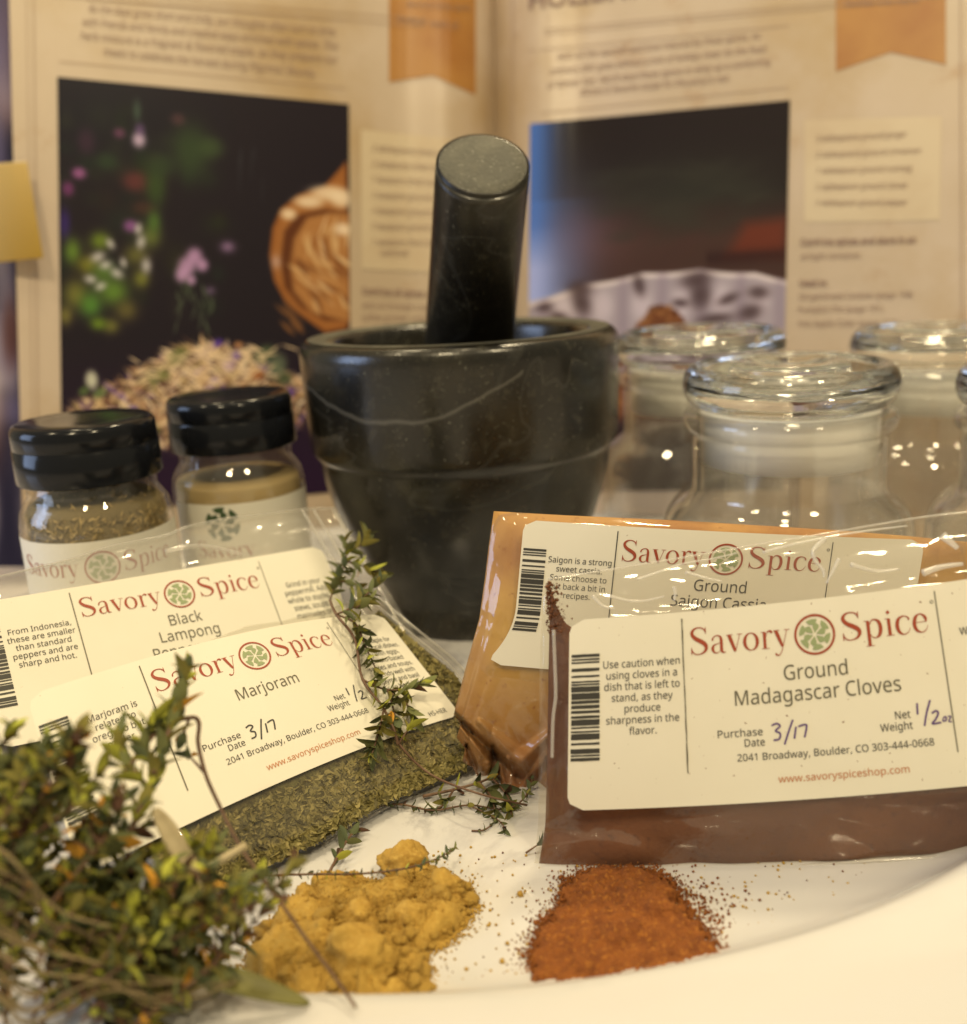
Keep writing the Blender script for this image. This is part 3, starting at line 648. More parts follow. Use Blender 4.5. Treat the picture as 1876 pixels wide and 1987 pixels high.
def marjoram_bag():
    bag = Bag(POSE['marj'], wseed=3, sag=.5)
    root = thing('spice_bag', 'clear bag of green dried marjoram with white label, lying propped in the middle', 'spice bag', tuple(groundpt(700, 1600)))
    top = [(90, 1350), (250, 1300), (400, 1245), (480, 1214), (550, 1204), (640, 1180), (728, 1154)]
    right = [(728, 1154), (810, 1222), (896, 1295), (960, 1390), (990, 1450)]
    bot = [(380, 1760), (500, 1700), (625, 1640), (758, 1562), (819, 1541), (902, 1504), (990, 1450)]
    left = [(90, 1350), (150, 1480), (240, 1620), (380, 1760)]
    lpoly = [(150, 1335), (262, 1300), (400, 1240), (520, 1212), (650, 1203), (730, 1222), (893, 1383), (520, 1548), (355, 1622)]
    mask = lambda X, Y: np.clip(-poly_dist(X, Y, lpoly) / 16, 0, 1)
    ins = ([(110, 1392), (262, 1335), (400, 1278), (520, 1248), (640, 1240), (690, 1226), (735, 1184)], [(735, 1184), (800, 1240), (880, 1305), (940, 1390), (966, 1448)],
           [(384, 1745), (500, 1688), (625, 1628), (758, 1550), (819, 1530), (900, 1492), (966, 1448)], [(110, 1392), (160, 1490), (250, 1612), (384, 1745)])
    pillow('herbs', bag, ins, .009, .0020, M['marj_base'], root, .0008, mask, 120, 90, edge=6)
    pillow('film', bag, (top, right, bot, left), .012, .0003, M['film_thin'], root, .0005, mask, 150, 110, edge=12)
    for pts in (right[:], bot[2:]):
        tube([dep(x, y, bag.planeD(x, y) + bag.swell(x, y) + .006) for x, y in pts], .00045, 'seam', M['film_edge'], root)
    tube([dep(x - 16, y + 4, bag.planeD(x, y) + bag.swell(x, y) + .0012) for x, y in right[:4]], .00035, 'seam', M['film_edge'], root)
    # the flakes pressed against the film
    rn = np.random.RandomState(5); n = 16000
    X = rn.uniform(150, 985, n * 5); Y = rn.uniform(1170, 1750, n * 5)
    poly = ins[0] + ins[1][1:] + ins[2][::-1][1:] + ins[3][::-1][1:-1]
    d = poly_dist(X, Y, poly); ld = poly_dist(X, Y, lpoly)
    ok = (d > 3) & (ld < -2)
    dens = np.where((X > 640) & (Y < 1400) & (X - 640 > (Y - 1150) * .9), .45, 1.0)
    ok &= rn.rand(len(X)) < dens
    X = X[ok][:n]; Y = Y[ok][:n]
    C = dep(X, Y, bag.planeD(X, Y) + bag.swell(X, Y) + .0012 + rn.rand(len(X)) * .0009)
    L = (.0008 + rn.rand(len(X)) * .0014)[:, None]; a = rn.randn(len(X), 3); a /= np.linalg.norm(a, axis=1)[:, None]
    nn = -bag.N / np.linalg.norm(bag.N); a = a - .75 * (a @ nn)[:, None] * nn
    b = np.cross(a, nn + rn.randn(len(X), 3) * .5); b /= np.linalg.norm(b, axis=1)[:, None]
    hole = a * L; wid = b * L * .45
    V = np.stack([C - hole, C + wid + nn * L * .2, C + hole, C - wid - nn * L * .1], 1).reshape(-1, 3)
    fcs = [(4 * i, 4 * i + 1, 4 * i + 2, 4 * i + 3) for i in range(len(X))]
    struct(new_mesh('herb_flakes', V, fcs, None, root, smooth=False, mats=[M['flake1'], M['flake2'], M['flake3']], fmat=rn.choice([0, 0, 1, 2], len(X)).tolist()), 'stuff')
    lb = label_sheet(bag, root, M['paper'])
    print_label(bag, lb, ['Marjoram'], ['Marjoram is', 'related to', 'oregano but', 'milder.'], ['As a staple for', 'many local dishes.', 'Try with eggs,', 'tomato-based', 'sauces and soups.', 'Blends well with', 'thyme and basil', 'as an herb base.'],
                net='1/2', pen='pen_black', code='HS-HER', ink='ink_grey')
    return bag
MB = marjoram_bag()

def pepper_bag():
    bag = Bag(POSE['pepper'], wseed=4, sag=.5)
    root = thing('spice_bag', 'clear bag of black peppercorns, its label partly covered, leaning on the two spice bottles', 'spice bag', tuple(groundpt(420, 1350)))
    top = [(-60, 1136), (0, 1118), (142, 1084), (214, 1060), (321, 1038), (361, 1022), (438, 1006), (500, 999), (586, 988), (650, 985)]
    right = [(650, 985), (700, 1064), (749, 1140), (800, 1222), (842, 1292)]
    bot = [(-20, 1560), (300, 1480), (600, 1400), (842, 1292)]
    left = [(-60, 1136), (-70, 1250), (-60, 1400), (-20, 1560)]
    lpoly = [(-80, 1190), (0, 1177), (300, 1122), (600, 1060), (622, 1090), (700, 1250), (560, 1330), (60, 1440), (-60, 1440)]
    mask = lambda X, Y: np.clip(-poly_dist(X, Y, lpoly) / 16, 0, 1)
    pillow('peppercorns', bag, ([(-40, 1260), (600, 1170)], [(600, 1170), (700, 1310)], [(-10, 1520), (300, 1450), (700, 1310)], [(-40, 1260), (-10, 1520)]), .010, .0030, M['pepper'], root, .002, None, 90, 50)
    pillow('film', bag, (top, right, bot, left), .010, .0005, M['film_milky'], root, .0016, mask, 160, 110, edge=12)
    tube([dep(x, y, bag.planeD(x, y) + bag.swell(x, y) + .004) for x, y in top], .00035, 'seam', M['film_edge'], root)
    # welded side seam: two raised ribs
    for off in (0, 22, 60):
        pts = [(586 + off, 989), (632 + off, 1064), (690 + off * .95, 1160), (735 + off * .9, 1238)]
        tube([dep(x, y, bag.planeD(x, y) + bag.swell(x, y) + .0002) for x, y in pts], .0006, 'seam', M['film_edge'], root)
    tube([dep(x, y, bag.planeD(x, y) + bag.swell(x, y) - .0008) for x, y in [(321, 1070), (361, 1061), (401, 1060), (436, 1067), (470, 1077)]], .0008, 'fold_glint', M['film_edge'], root)  # pale tube shaped as the bright highlight on the film fold
    lb = label_sheet(bag, root, M['paper'])
    print_label(bag, lb, ['Black', 'Lampong', 'Peppercorns'], ['From Indonesia,', 'these are smaller', 'than standard', 'peppers and are', 'sharp and hot.'],
                ['Grind in your', 'peppermill. Add', 'whole to stocks,', 'stews, soups,', 'marinades or', 'can be added to'], addr=True, ink='ink_grey')
    return bag
PB = pepper_bag()

# ---------------------------------------------------------------- mortar and pestle
def mortar():
    c = dep(890, 652, .400); x, y = float(c[0]), float(c[1]); root = thing('mortar', 'dark polished stone mortar with a wide banded rim in the middle', 'mortar', (x, y, .006))
    H = float(c[2]) + .002
    prof = [(0, .006), (.034, .006), (.0372, .0064), (.0378, .009), (.0374, .013), (.0372, .0165), (.0382, .0195), (.0412, .0250), (.0462, .0340), (.0520, .0480), (.0560, .0610), (.0579, .0700), (.0587, .0750), (.0592, .0765), (.0602, .0776),
            (.0612, .0790), (.0617, .0815), (.0620, .0870), (.0625, H - .019), (.0628, H - .0076), (.0626, H - .0040), (.0615, H - .0015), (.0594, H - .0002), (.0570, H),
            (.0540, H - .0002), (.0514, H - .0011), (.0500, H - .0033), (.0488, H - .0114), (.0447, H - .033), (.036, H - .059), (.021, H - .074), (0, H - .079)]
    o = lathe('bowl', prof, M['stone'], root, (x, y, 0), segs=128, smoothn=3)
    # rough ground top of the rim
    lathe('rim_face', [(.0592, H + .00012), (.0570, H + .0004), (.0540, H + .0002), (.0517, H - .0007)], M['stone_rough'], root, (x, y, 0), segs=128, smoothn=3)
    p = dep(937, 318, .335); b = dep(911, 650, .405); d = b - p; d /= np.linalg.norm(d)
    L = .135
    root2 = thing('pestle', 'dark stone cylindrical pestle standing in the mortar, leaning toward the viewer', 'pestle', tuple(b))
    pr = [(0, .0), (.0144, .0), (.0150, .0005), (.0155, .0016), (.0158, .004), (.0164, .03), (.0177, .08), (.0186, .10), (.0188, .115), (.0170, .125), (.0100, .1285), (0, .129)]
    o = lathe('shaft', pr, M['stone2'], root2, (0, 0, 0), segs=64, smoothn=2)
    q = Vector(d).to_track_quat('Z', 'Y').to_matrix().to_4x4(); mt = Matrix.Translation(Vector(p)) @ q
    for v in o.data.vertices: v.co = mt @ v.co
    o2 = lathe('end_face', [(0, -.0002), (.0090, -.0002), (.0141, -.00015), (.0145, .0001)], M['stone_rough'], root2, (0, 0, 0), segs=64)
    for v in o2.data.vertices: v.co = mt @ v.co
mortar()

# ---------------------------------------------------------------- spice bottles
def bottle(px, py, D, ks, label, fill, fillmat, kind, ang):
    c = dep(px, py, D); x, y, zt = map(float, c); k = ks * .001; base = .006; H = zt - base
    root = thing('spice_bottle', label, 'spice bottle', (x, y, base), 'black-capped spice bottles at the left')
    z = lambda mm_: zt - mm_ * k
    cap = [(0, z(0.6)), (12, z(.2)), (19.5, z(0)), (20.8, z(.7)), (21.4, z(2.0)), (21.6, z(6.8)), (21.45, z(7.0)), (21.45, z(7.5)), (21.7, z(7.7)), (21.9, z(17.5)), (21.5, z(18)), (19.5, z(18)), (19.5, z(10)), (0, z(10))]
    cap = [(r * k, zz) for r, zz in cap]
    lathe('cap', cap, M['cap'], root, (x, y, 0), 72)
    hb = H / k
    outer = [(18.6, z(12)), (18.6, z(19)), (19.4, z(20.2)), (19.6, z(21)), (19.2, z(22)), (20.4, z(24)), (22.3, z(27)), (23.1, z(31)), (23.2, z(36)), (23.2, z(hb - 5)), (22.4, z(hb - 1.5)), (20, z(hb))]
    inner = [(19, z(hb - 2.4)), (21.2, z(hb - 4.5)), (21.7, z(hb - 8)), (21.7, z(36)), (21.6, z(31)), (20.8, z(27.5)), (18.8, z(24)), (17.2, z(22)), (17.2, z(12))]
    prof = [(0, z(hb))] + [(r, zz) for r, zz in outer[::-1]] + [(r, zz) for r, zz in inner[::-1]] + [(0, z(hb - 2.4))]
    prof = [(r * k, zz) for r, zz in prof]
    lathe('glass_body', prof, M['bottle_glass'], root, (x, y, 0), 72)
    if kind == 'powder':
        cp = [(0, z(hb - 2.8)), (18.5, z(hb - 2.8)), (21.3, z(hb - 8)), (21.45, z(40)), (21.45, z(fill + 1)), (21.0, z(fill)), (8, z(fill - .4)), (0, z(fill))]
        lathe('powder', [(r * k, zz) for r, zz in cp], fillmat, root, (x, y, 0), 72)
    else:
        cp = [(0, z(hb - 2.8)), (18.5, z(hb - 2.8)), (20.2, z(hb - 8)), (20.2, z(40)), (20.0, z(fill + 3)), (17.0, z(fill + 1)), (0, z(fill))]
        lathe('herbs', [(r * k, zz) for r, zz in cp], M['seed_b'], root, (x, y, 0), 48)
        rn = np.random.RandomState(11); n = 2600; V = []; Fc = []; mi = []
        for i in range(n):
            a = rn.uniform(0, 2 * PI); zz = z(rn.uniform(fill - .5, 48)); top = zz > z(fill + 3.5)
            rr = (rn.uniform(0, 19.0) if top else rn.uniform(20.0, 21.0)) * k
            if zz > z(27): rr = min(rr, 18.5 * k)
            cc = np.array([x + rr * math.cos(a), y + rr * math.sin(a), zz]); d = rn.randn(3); rad = np.array([math.cos(a), math.sin(a), 0])
            d -= rad * (d @ rad) * .93; d /= np.linalg.norm(d); w = np.cross(d, rad); L = rn.uniform(1.4, 3.4) * k
            o = len(V); V += [cc - d * L * .5, cc + w * .28 * k, cc + d * L * .5, cc - w * .28 * k + rad * .2 * k]; Fc.append((o, o + 1, o + 2, o + 3)); mi.append(int(rn.choice([0, 0, 1])))
        struct(new_mesh('herb_needles', V, Fc, None, root, smooth=False, mats=[M['seed_a'], M['seed_b']], fmat=mi), 'stuff')
    # wraparound label
    R = 23.32 * k; front = math.atan2(-y, -x) + ang
    def surf(u, v, eps):
        a = front + np.asarray(u) * k / R; r = R + eps
        return np.stack([x + r * np.cos(a), y + r * np.sin(a), zt - np.asarray(v) * k], -1)
    v0 = 34.0 if kind == 'powder' else 33.5
    a0, a1 = (-20, 60) if kind == 'powder' else (-38, 38)
    us = np.linspace(a0, a1, 60); vs = np.linspace(v0, hb - 8, 12); Ug, Vg = np.meshgrid(us, vs, indexing='ij')
    lb = new_mesh('label', surf(Ug.ravel(), Vg.ravel(), 0), grid_faces(60, 12), M['paper'], root)
    r = Ink(); g = Ink()
    if kind == 'powder':
        emblem(g, 0, v0 + 6.8, 6.4, .35)
        logotype(r, 'Savory', -10.5, 10.0, v0 + 18.6, 8.2); logotype(r, 'Spice', -8.5, 8.5, v0 + 27, 8.2)
        g.obj('emblem', M['ink_dgreen'], lb, surf, .0001)
    else:
        logotype(r, 'Savory', -28.5, -8.3, v0 + 10.6, 8.8); logotype(r, 'Spice', 4.7, 22.0, v0 + 10.6, 8.8); ring(r, -1.5, v0 + 8.3, 4.9, .5); emblem(g, -1.5, v0 + 8.3, 4.2, .35)
        g.obj('emblem', M['ink_green'], lb, surf, .0001)
    r.obj('logotype', M['ink_red'], lb, surf, .0001)
bottle(160, 812, .345, 1.10, 'black-capped glass bottle of dried herb needles, leftmost of the two spice bottles', 23.0, None, 'herbs', .03)
bottle(443, 764, .385, 1.09, 'black-capped glass bottle full of tan powder, right of the two spice bottles', 29.0, M['tan_powder'], 'powder', -.30)

# ---------------------------------------------------------------- glass jars
def jar(px, py, D, label, base, sc, residue=False):
    c = dep(px, py, D); x, y, zc = map(float, c); k = .001 * sc
    root = thing('glass_jar', label, 'glass jar', (x, y, base), 'clear glass jars with pressed glass lids')
    hb = (zc - base) / k
    lid = [(0, 5.2), (5, 5.6), (7, 4.6), (9, 4.9), (13, 6.8), (17.5, 7.4), (20.2, 6.2), (21.3, 2.5), (22.6, .2), (24.8, -.4), (27, 1.2), (30, 5.0), (33.2, 6.4), (35.8, 4.4), (37.2, .6), (36.8, -3.6), (34.4, -7.2), (31.5, -8.3),
           (28.2, -9.2), (27.4, -12), (26.6, -24), (24.5, -25.6), (21.5, -23), (19, -14), (12, -10), (0, -9)]
    lathe('lid', [(r * k, z * k) for r, z in lid], M['glass_lid'], root, (x, y, zc), 96, 3)
    gas = [(28.6, -9.4), (31.0, -9.6), (31.2, -12), (30.6, -13), (31.2, -14), (31.2, -17), (30.6, -18), (31.2, -19), (31.0, -28), (28.4, -28.4), (28.2, -20), (28.6, -9.4)]
    lathe('gasket', [(r * k, z * k) for r, z in gas], M['silicone'], root, (x, y, zc), 96)
    body = [(0, -hb), (34, -hb), (41, -hb + 1.2), (44, -hb + 6), (44.6, -hb + 14), (44.6, -58), (43.6, -50), (40.6, -44.5), (36.4, -41), (34.6, -38.5), (34.2, -35), (34.0, -20), (34.6, -17.2), (36.4, -15.8), (37.2, -13.2), (36.6, -10.6), (34.4, -9.4), (32.6, -9.6),
            (31.9, -12), (31.6, -20), (31.6, -36), (32.4, -40), (37.8, -46), (40.6, -51.5), (41.6, -58), (41.6, -hb + 14), (40.6, -hb + 7), (36, -hb + 4.4), (0, -hb + 4.0)]
    lathe('jar_body', [(r * k, z * k) for r, z in body], M['jar_glass'], root, (x, y, zc), 96, 3)
jar(1531, 738, .37, 'large clear glass jar with thick lid right behind the cassia bag', .006, 1.03)
jar(1357, 668, .454, 'clear glass jar half hidden behind the right side of the mortar', .0, 1.01)
jar(1822, 664, .455, 'blurred clear glass jar standing at the back right, behind the large jar', .0, 1.02)
jar(2076, 742, .36, 'clear glass jar cut off by the right edge, only its left curve showing', .0, 1.0)

# ---------------------------------------------------------------- cookbook
LOb, LOt, SPb, SPt = dep(46, 1085, .489), dep(10, -302, .489), dep(972, 985, .611), dep(955, -120, .611)
ROb, ROt = dep(1905, 1068, .489), dep(1925, -300, .489)
class Page:
    """s runs 0 at the outer edge to 1 at the spine, t from 0 at the bottom to 1 at the top"""
    def __init__(s, ob, ot, side): s.ob = ob; s.ot = ot; s.side = side
    def f(s, S, T, eps=0.0):
        S = np.asarray(S, float)[..., None]; T = np.asarray(T, float)[..., None]
        P = (1 - S) * ((1 - T) * s.ob + T * s.ot) + S * ((1 - T) * SPb + T * SPt)
        h = .006 * np.sin(PI * np.clip(S, 0, 1) ** 1.3) + .012 * np.exp(-((S - .90) / .085) ** 2) * (S < 1.2) - eps * -1
        h = h - .010 * np.clip((S - .93) / .07, 0, 1) ** 2
        return P - fw * h
    def inv(s, px, py):
        px = np.asarray(px, float); py = np.asarray(py, float)
        S = np.full(px.shape, .5); T = np.full(px.shape, .5)
        for _ in range(14):
            x, y = proj(s.f(S, T)); h = 1e-4
            xs, ys = proj(s.f(S + h, T)); xt, yt = proj(s.f(S, T + h))
            a, b, c, d = (xs - x) / h, (xt - x) / h, (ys - y) / h, (yt - y) / h
            ex, ey = px - x, py - y; det = a * d - b * c
            S = S + np.clip((d * ex - b * ey) / det, -.3, .3); T = T + np.clip((a * ey - c * ex) / det, -.3, .3)
        return S, T
    def at(s, px, py, eps=.0004):
        S, T = s.inv(px, py); return s.f(S, T, eps)
LP = Page(LOb, LOt, -1); RP = Page(ROb, ROt, 1)

def soft(img, cx, cy_, rx, ry, col, a=1.0, hard=1.0, rot=0.0):
    h, w = img.shape[:2]; R = max(rx, ry) * 2.2
    x0, x1, y0, y1 = int(max(0, cx - R)), int(min(w, cx + R)), int(max(0, cy_ - R)), int(min(h, cy_ + R))
    if x1 <= x0 or y1 <= y0: return
    Y, X = np.mgrid[y0:y1, x0:x1]; dx = X - cx; dy = Y - cy_; c, s = math.cos(rot), math.sin(rot)
    q = ((dx * c + dy * s) / rx) ** 2 + ((-dx * s + dy * c) / ry) ** 2
    k = (a * np.exp(-q ** hard))[..., None]
    img[y0:y1, x0:x1] = img[y0:y1, x0:x1] * (1 - k) + np.array(col, float) / 255 * k
def stroke(img, x, y, L, w, ang, col, a=1.0):
    soft(img, x, y, L / 2, w / 2, col, a, 2.0, ang)
def image_mat(name, img, rough=.3):
    h, w = img.shape[:2]; im = bpy.data.images.new(name, w, h)
    buf = np.ones((h, w, 4), np.float32); buf[..., :3] = np.clip(img[::-1], 0, 1); im.pixels.foreach_set(buf.ravel()); im.update(); im.pack()
    mt = mat(name, (.5, .5, .5), .55, coat=.05, coat_rough=.2, spec=.15); n = mt.node_tree.nodes; t = n.new('ShaderNodeTexImage'); t.image = im
    mt.node_tree.links.new(t.outputs[0], n['Principled BSDF'].inputs['Base Color'])
    return mt
def blend(img, Mk, col):
    k = np.clip(Mk, 0, 1)[..., None]; img[:] = img * (1 - k) + np.array(col, float) / 255 * k
def left_photo():
    W, H = 570, 810; rn = np.random.RandomState(2)   # one pixel of this print is one pixel of the plan; origin x 112, y 150..203
    Y, X = np.mgrid[0:H, 0:W]; img = np.zeros((H, W, 3)); img[:] = np.array([30, 24, 34]) / 255
    blend(img, np.clip((Y - 480) / 300, 0, 1) * .8, (40, 20, 52)); blend(img, .5 * np.exp(-((X - 60) / 200) ** 2 - ((Y - 60) / 90) ** 2), (22, 26, 40))
    for _ in range(60): soft(img, rn.uniform(0, 330), rn.uniform(40, 430), rn.uniform(10, 30), rn.uniform(10, 30), (rn.uniform(28, 52), rn.uniform(40, 62), rn.uniform(28, 45)), .3)
    for x, y, rx, ry, c, a in [(260, 120, 40, 55, (52, 72, 44), .8), (300, 110, 25, 22, (62, 82, 50), .7), (235, 60, 14, 12, (95, 62, 70), .6), (155, 50, 8, 22, (70, 90, 80), .7), (158, 105, 13, 15, (190, 170, 205), .95), (160, 85, 10, 12, (120, 90, 150), .6),
                               (55, 115, 18, 25, (62, 40, 62), .7), (120, 95, 12, 10, (120, 70, 110), .7), (40, 175, 14, 11, (160, 95, 160), .85), (150, 185, 26, 20, (105, 52, 56), .75), (18, 205, 12, 14, (120, 55, 120), .8), (190, 195, 20, 40, (58, 84, 40), .7),
                               (95, 150, 24, 18, (44, 62, 44), .8), (200, 150, 30, 24, (48, 66, 44), .7), (165, 235, 22, 14, (80, 52, 44), .6), (10, 270, 12, 30, (60, 40, 130), .7), (140, 270, 14, 12, (150, 90, 170), .8)]:
        soft(img, x, y, rx, ry, c, a, 1.4)
    for x, y, rx, ry in [(25, 320, 16, 24), (55, 345, 22, 18), (80, 300, 20, 18), (30, 400, 24, 28), (60, 420, 22, 24), (105, 395, 30, 26), (130, 430, 22, 20), (100, 460, 16, 14), (150, 325, 24, 20), (180, 290, 20, 22), (186, 260, 14, 22), (160, 370, 16, 18), (85, 360, 24, 20), (10, 440, 14, 18), (75, 455, 16, 12)]:
        soft(img, x, y, rx, ry, (rn.uniform(80, 135), rn.uniform(100, 158), rn.uniform(42, 66)), .75, 1.1)
    for x, y, r in [(75, 330, 12), (90, 345, 10), (112, 360, 11), (60, 372, 10), (100, 305, 9), (160, 300, 11), (170, 345, 12), (125, 340, 8), (80, 385, 9), (155, 275, 9)]: soft(img, x, y, r * 1.25, r * .8, (205, 204, 214), .8, 1.1, rn.uniform(0, 3))
    for x, y, r in [(250, 345, 18), (265, 325, 16), (240, 362, 14), (280, 342, 12), (258, 372, 9)]: soft(img, x, y, r, r * 1.1, (190, 150, 205), .85, 1.6)
    soft(img, 330, 305, 14, 11, (150, 120, 170), .8); soft(img, 295, 392, 10, 8, (120, 100, 140), .7)
    for i in range(22): stroke(img, 250 + rn.uniform(-30, 50), 380 + rn.uniform(0, 90), rn.uniform(20, 42), 5, rn.uniform(.9, 2.2), (84, 98, 78), .55)
    for i in range(8): stroke(img, 370 + rn.uniform(-30, 30), 130 + rn.uniform(-20, 60), rn.uniform(30, 60), 3, 1.6, (52, 54, 62), .5)
    # rolled bark-like bundle
    poly = [(565, 118), (540, 150), (520, 175), (470, 195), (435, 225), (418, 265), (412, 320), (420, 370), (440, 410), (470, 440), (520, 478), (565, 470)]
    d = poly_dist(X, Y, poly); blend(img, (d + 3) / 7, (158, 104, 56))
    blend(img, np.clip((-d + 16) / 16, 0, 1) * (d > 0) * .45, (120, 62, 26))
    pol2 = [(570, 225), (520, 220), (465, 235), (440, 270), (432, 330), (440, 385), (470, 425), (520, 455), (570, 455)]
    d2 = poly_dist(X, Y, pol2); blend(img, (d2 + 3) / 9, (92, 50, 26)); 
    d3 = poly_dist(X, Y, [(570, 228), (530, 228), (486, 240), (460, 285), (452, 340), (458, 392), (492, 436), (570, 458)]); blend(img, (d3 + 4) / 10, (168, 118, 70))
    for i in range(70):
        t = rn.rand(); x = rn.uniform(455, 570); y = rn.uniform(245, 445)
        if poly_dist(np.array([x]), np.array([y]), [(570, 240), (482, 250), (452, 300), (455, 385), (500, 430), (570, 446)])[0] < 4: continue
        col = [(214, 184, 140), (200, 160, 112), (140, 90, 50), (104, 62, 36), (226, 204, 172)][rn.randint(5)]
        stroke(img, x, y, rn.uniform(28, 64), rn.uniform(5, 11), 1.15 + .5 * math.sin(y * .03) + rn.uniform(-.35, .35), col, .6)
    for x, y, rx, ry in [(530, 188, 40, 16), (490, 208, 30, 13), (555, 200, 24, 18), (450, 235, 16, 12)]: soft(img, x, y, rx, ry, (232, 214, 190), .85, 1.8)
    soft(img, 556, 262, 18, 14, (240, 225, 205), .8, 1.6); soft(img, 425, 333, 9, 14, (200, 180, 190), .6)
    for i in range(12): stroke(img, 440 + rn.uniform(-8, 40), 420 + rn.uniform(-20, 50), 40, 8, .8, (150, 100, 56), .5)
    # heap of dried petals and needles
    for i in range(1500):
        t = rn.beta(1.6, 1.6); x = 20 + 480 * t; topy = 490 + 120 * (abs(x - 285) / 240) ** 1.3; boty = 700 - 60 * abs(x - 260) / 260 + rn.uniform(-14, 14)
        if x < 60: boty = min(boty, 620)
        y = rn.uniform(topy, max(boty, topy + 8)); k = rn.randint(12)
        col = [(206, 178, 140), (190, 156, 120), (222, 196, 168), (170, 134, 104), (150, 110, 84), (84, 58, 52), (98, 70, 60), (224, 206, 182), (114, 102, 62), (42, 28, 40), (120, 92, 150), (196, 168, 128)][k]
        stroke(img, x, y, rn.uniform(20, 56), rn.uniform(3.5, 8), rn.uniform(-1.2, 1.2) + (1.57 if rn.rand() < .2 else 0), col, .9)
    for x, y, r, c in [(60, 560, 18, (205, 208, 190)), (75, 585, 14, (96, 116, 72)), (45, 580, 12, (84, 104, 62)), (180, 560, 18, (88, 94, 52)), (230, 520, 24, (96, 104, 58)), (200, 555, 16, (104, 110, 62)), (330, 540, 14, (170, 140, 190)), (345, 520, 12, (92, 66, 160)), (290, 590, 14, (96, 70, 170)),
                       (300, 570, 10, (150, 130, 200)), (400, 520, 26, (72, 88, 62)), (425, 545, 28, (92, 104, 86)), (440, 570, 16, (58, 72, 50)), (310, 495, 10, (80, 50, 160)), (385, 560, 14, (150, 90, 50)), (450, 600, 12, (86, 60, 150)), (140, 620, 12, (90, 66, 160)), (180, 660, 14, (98, 108, 50)), (350, 500, 10, (180, 130, 90))]:
        soft(img, x, y, r, r * .7, c, .9, 2, rn.uniform(0, 3))
    for i in range(160):
        x = 285 + rn.randn() * 70; y = 505 + abs(rn.randn()) * 60; stroke(img, x, y, rn.uniform(18, 40), 3.5, rn.uniform(-1, 1), (226, 202, 170), .95)
    return img
def right_photo():
    W, H = 510, 760; rn = np.random.RandomState(4)   # origin x 1028, y 240..195
    Y, X = np.mgrid[0:H, 0:W]; img = np.zeros((H, W, 3)); img[:] = np.array([30, 22, 24]) / 255
    blend(img, .8 * np.exp(-((X - 300) / 190) ** 2 - ((Y - 165) / 75) ** 2), (44, 44, 38))
    blend(img, np.clip((Y - 170) / 90, 0, 1) * .8, (74, 50, 44)); blend(img, .7 * np.exp(-((X - 60) / 120) ** 2 - ((Y - 240) / 70) ** 2), (112, 78, 84))
    for _ in range(50): soft(img, rn.uniform(120, 480), rn.uniform(110, 250), rn.uniform(20, 60), rn.uniform(6, 14), (50, 50, 42), .25, 1, rn.uniform(-.6, .3))
    blend(img, np.clip(.80 * np.exp(-(X / 52.0) ** 2) + .15 * np.exp(-((X - 60) / 50.0) ** 2) * (Y > 160), 0, 1), (84, 134, 232)); blend(img, .8 * np.exp(-(X / 70.0) ** 2) * np.clip((Y - 210) / 90, 0, 1), (190, 196, 250)); blend(img, .35 * np.exp(-((X - 80) / 60.0) ** 2) * np.clip((Y - 20) / 200, 0, 1), (70, 82, 130))  # blue window sheen on the page, put into the print's colour
    d = poly_dist(X, Y, [(385, 300), (425, 232), (512, 226), (512, 308)]); blend(img, (d + 12) / 24 * .8, (98, 46, 32))
    blend(img, np.exp(-((Y - 300) / 14) ** 2) * (X > 350) * .6, (38, 18, 20))
    # scalloped bowl
    top = 318 + 50 * ((X - 290) / 290.0) ** 2 + 5 * np.abs(np.sin(X * .028)); blend(img, (Y - top + 3) / 6, (160, 150, 162))
    blend(img, np.exp(-((Y - top - 5) / 5) ** 2) * .8, (226, 214, 216))
    for i in range(7):
        x = 30 + i * 78; blend(img, (Y > top) * np.exp(-((X - x) / 12.0) ** 2) * .35, (122, 106, 128)); soft(img, x + 38, 385, 22, 34, (208, 196, 212), .6, 1.5)
    for x, y, rx, ry in [(100, 345, 20, 14), (104, 375, 14, 22), (60, 400, 16, 8), (30, 380, 14, 8), (218, 345, 10, 20), (330, 340, 26, 15), (340, 372, 18, 24), (395, 382, 18, 9), (300, 385, 14, 8), (455, 372, 18, 12), (440, 410, 20, 14), (370, 420, 30, 10)]: soft(img, x, y, rx * 1.25, ry * 1.2, (70, 54, 58), .85, 1.3, rn.uniform(-.4, .4))
    # heap of brown spice in the bowl
    d = poly_dist(X, Y, [(262, 386), (244, 394), (228, 414), (205, 436), (170, 455), (110, 520), (90, 620), (400, 620), (380, 520), (330, 450), (306, 420), (286, 396)]); blend(img, (d + 3) / 6, (112, 68, 40))
    for i in range(1500):
        x = rn.uniform(90, 400); y = rn.uniform(385, 620)
        if poly_dist(np.array([x]), np.array([y]), [(262, 388), (244, 396), (228, 414), (205, 436), (170, 455), (110, 520), (90, 620), (400, 620), (380, 520), (330, 450), (306, 420), (286, 398)])[0] < -3: continue
        soft(img, x, y, rn.uniform(3, 6), rn.uniform(3, 6), [(130, 84, 46), (84, 48, 28), (150, 104, 60), (104, 56, 34)][rn.randint(4)], .85, 2)
    blend(img, np.clip((Y - 600) / 30, 0, 1), (40, 24, 26))
    return img
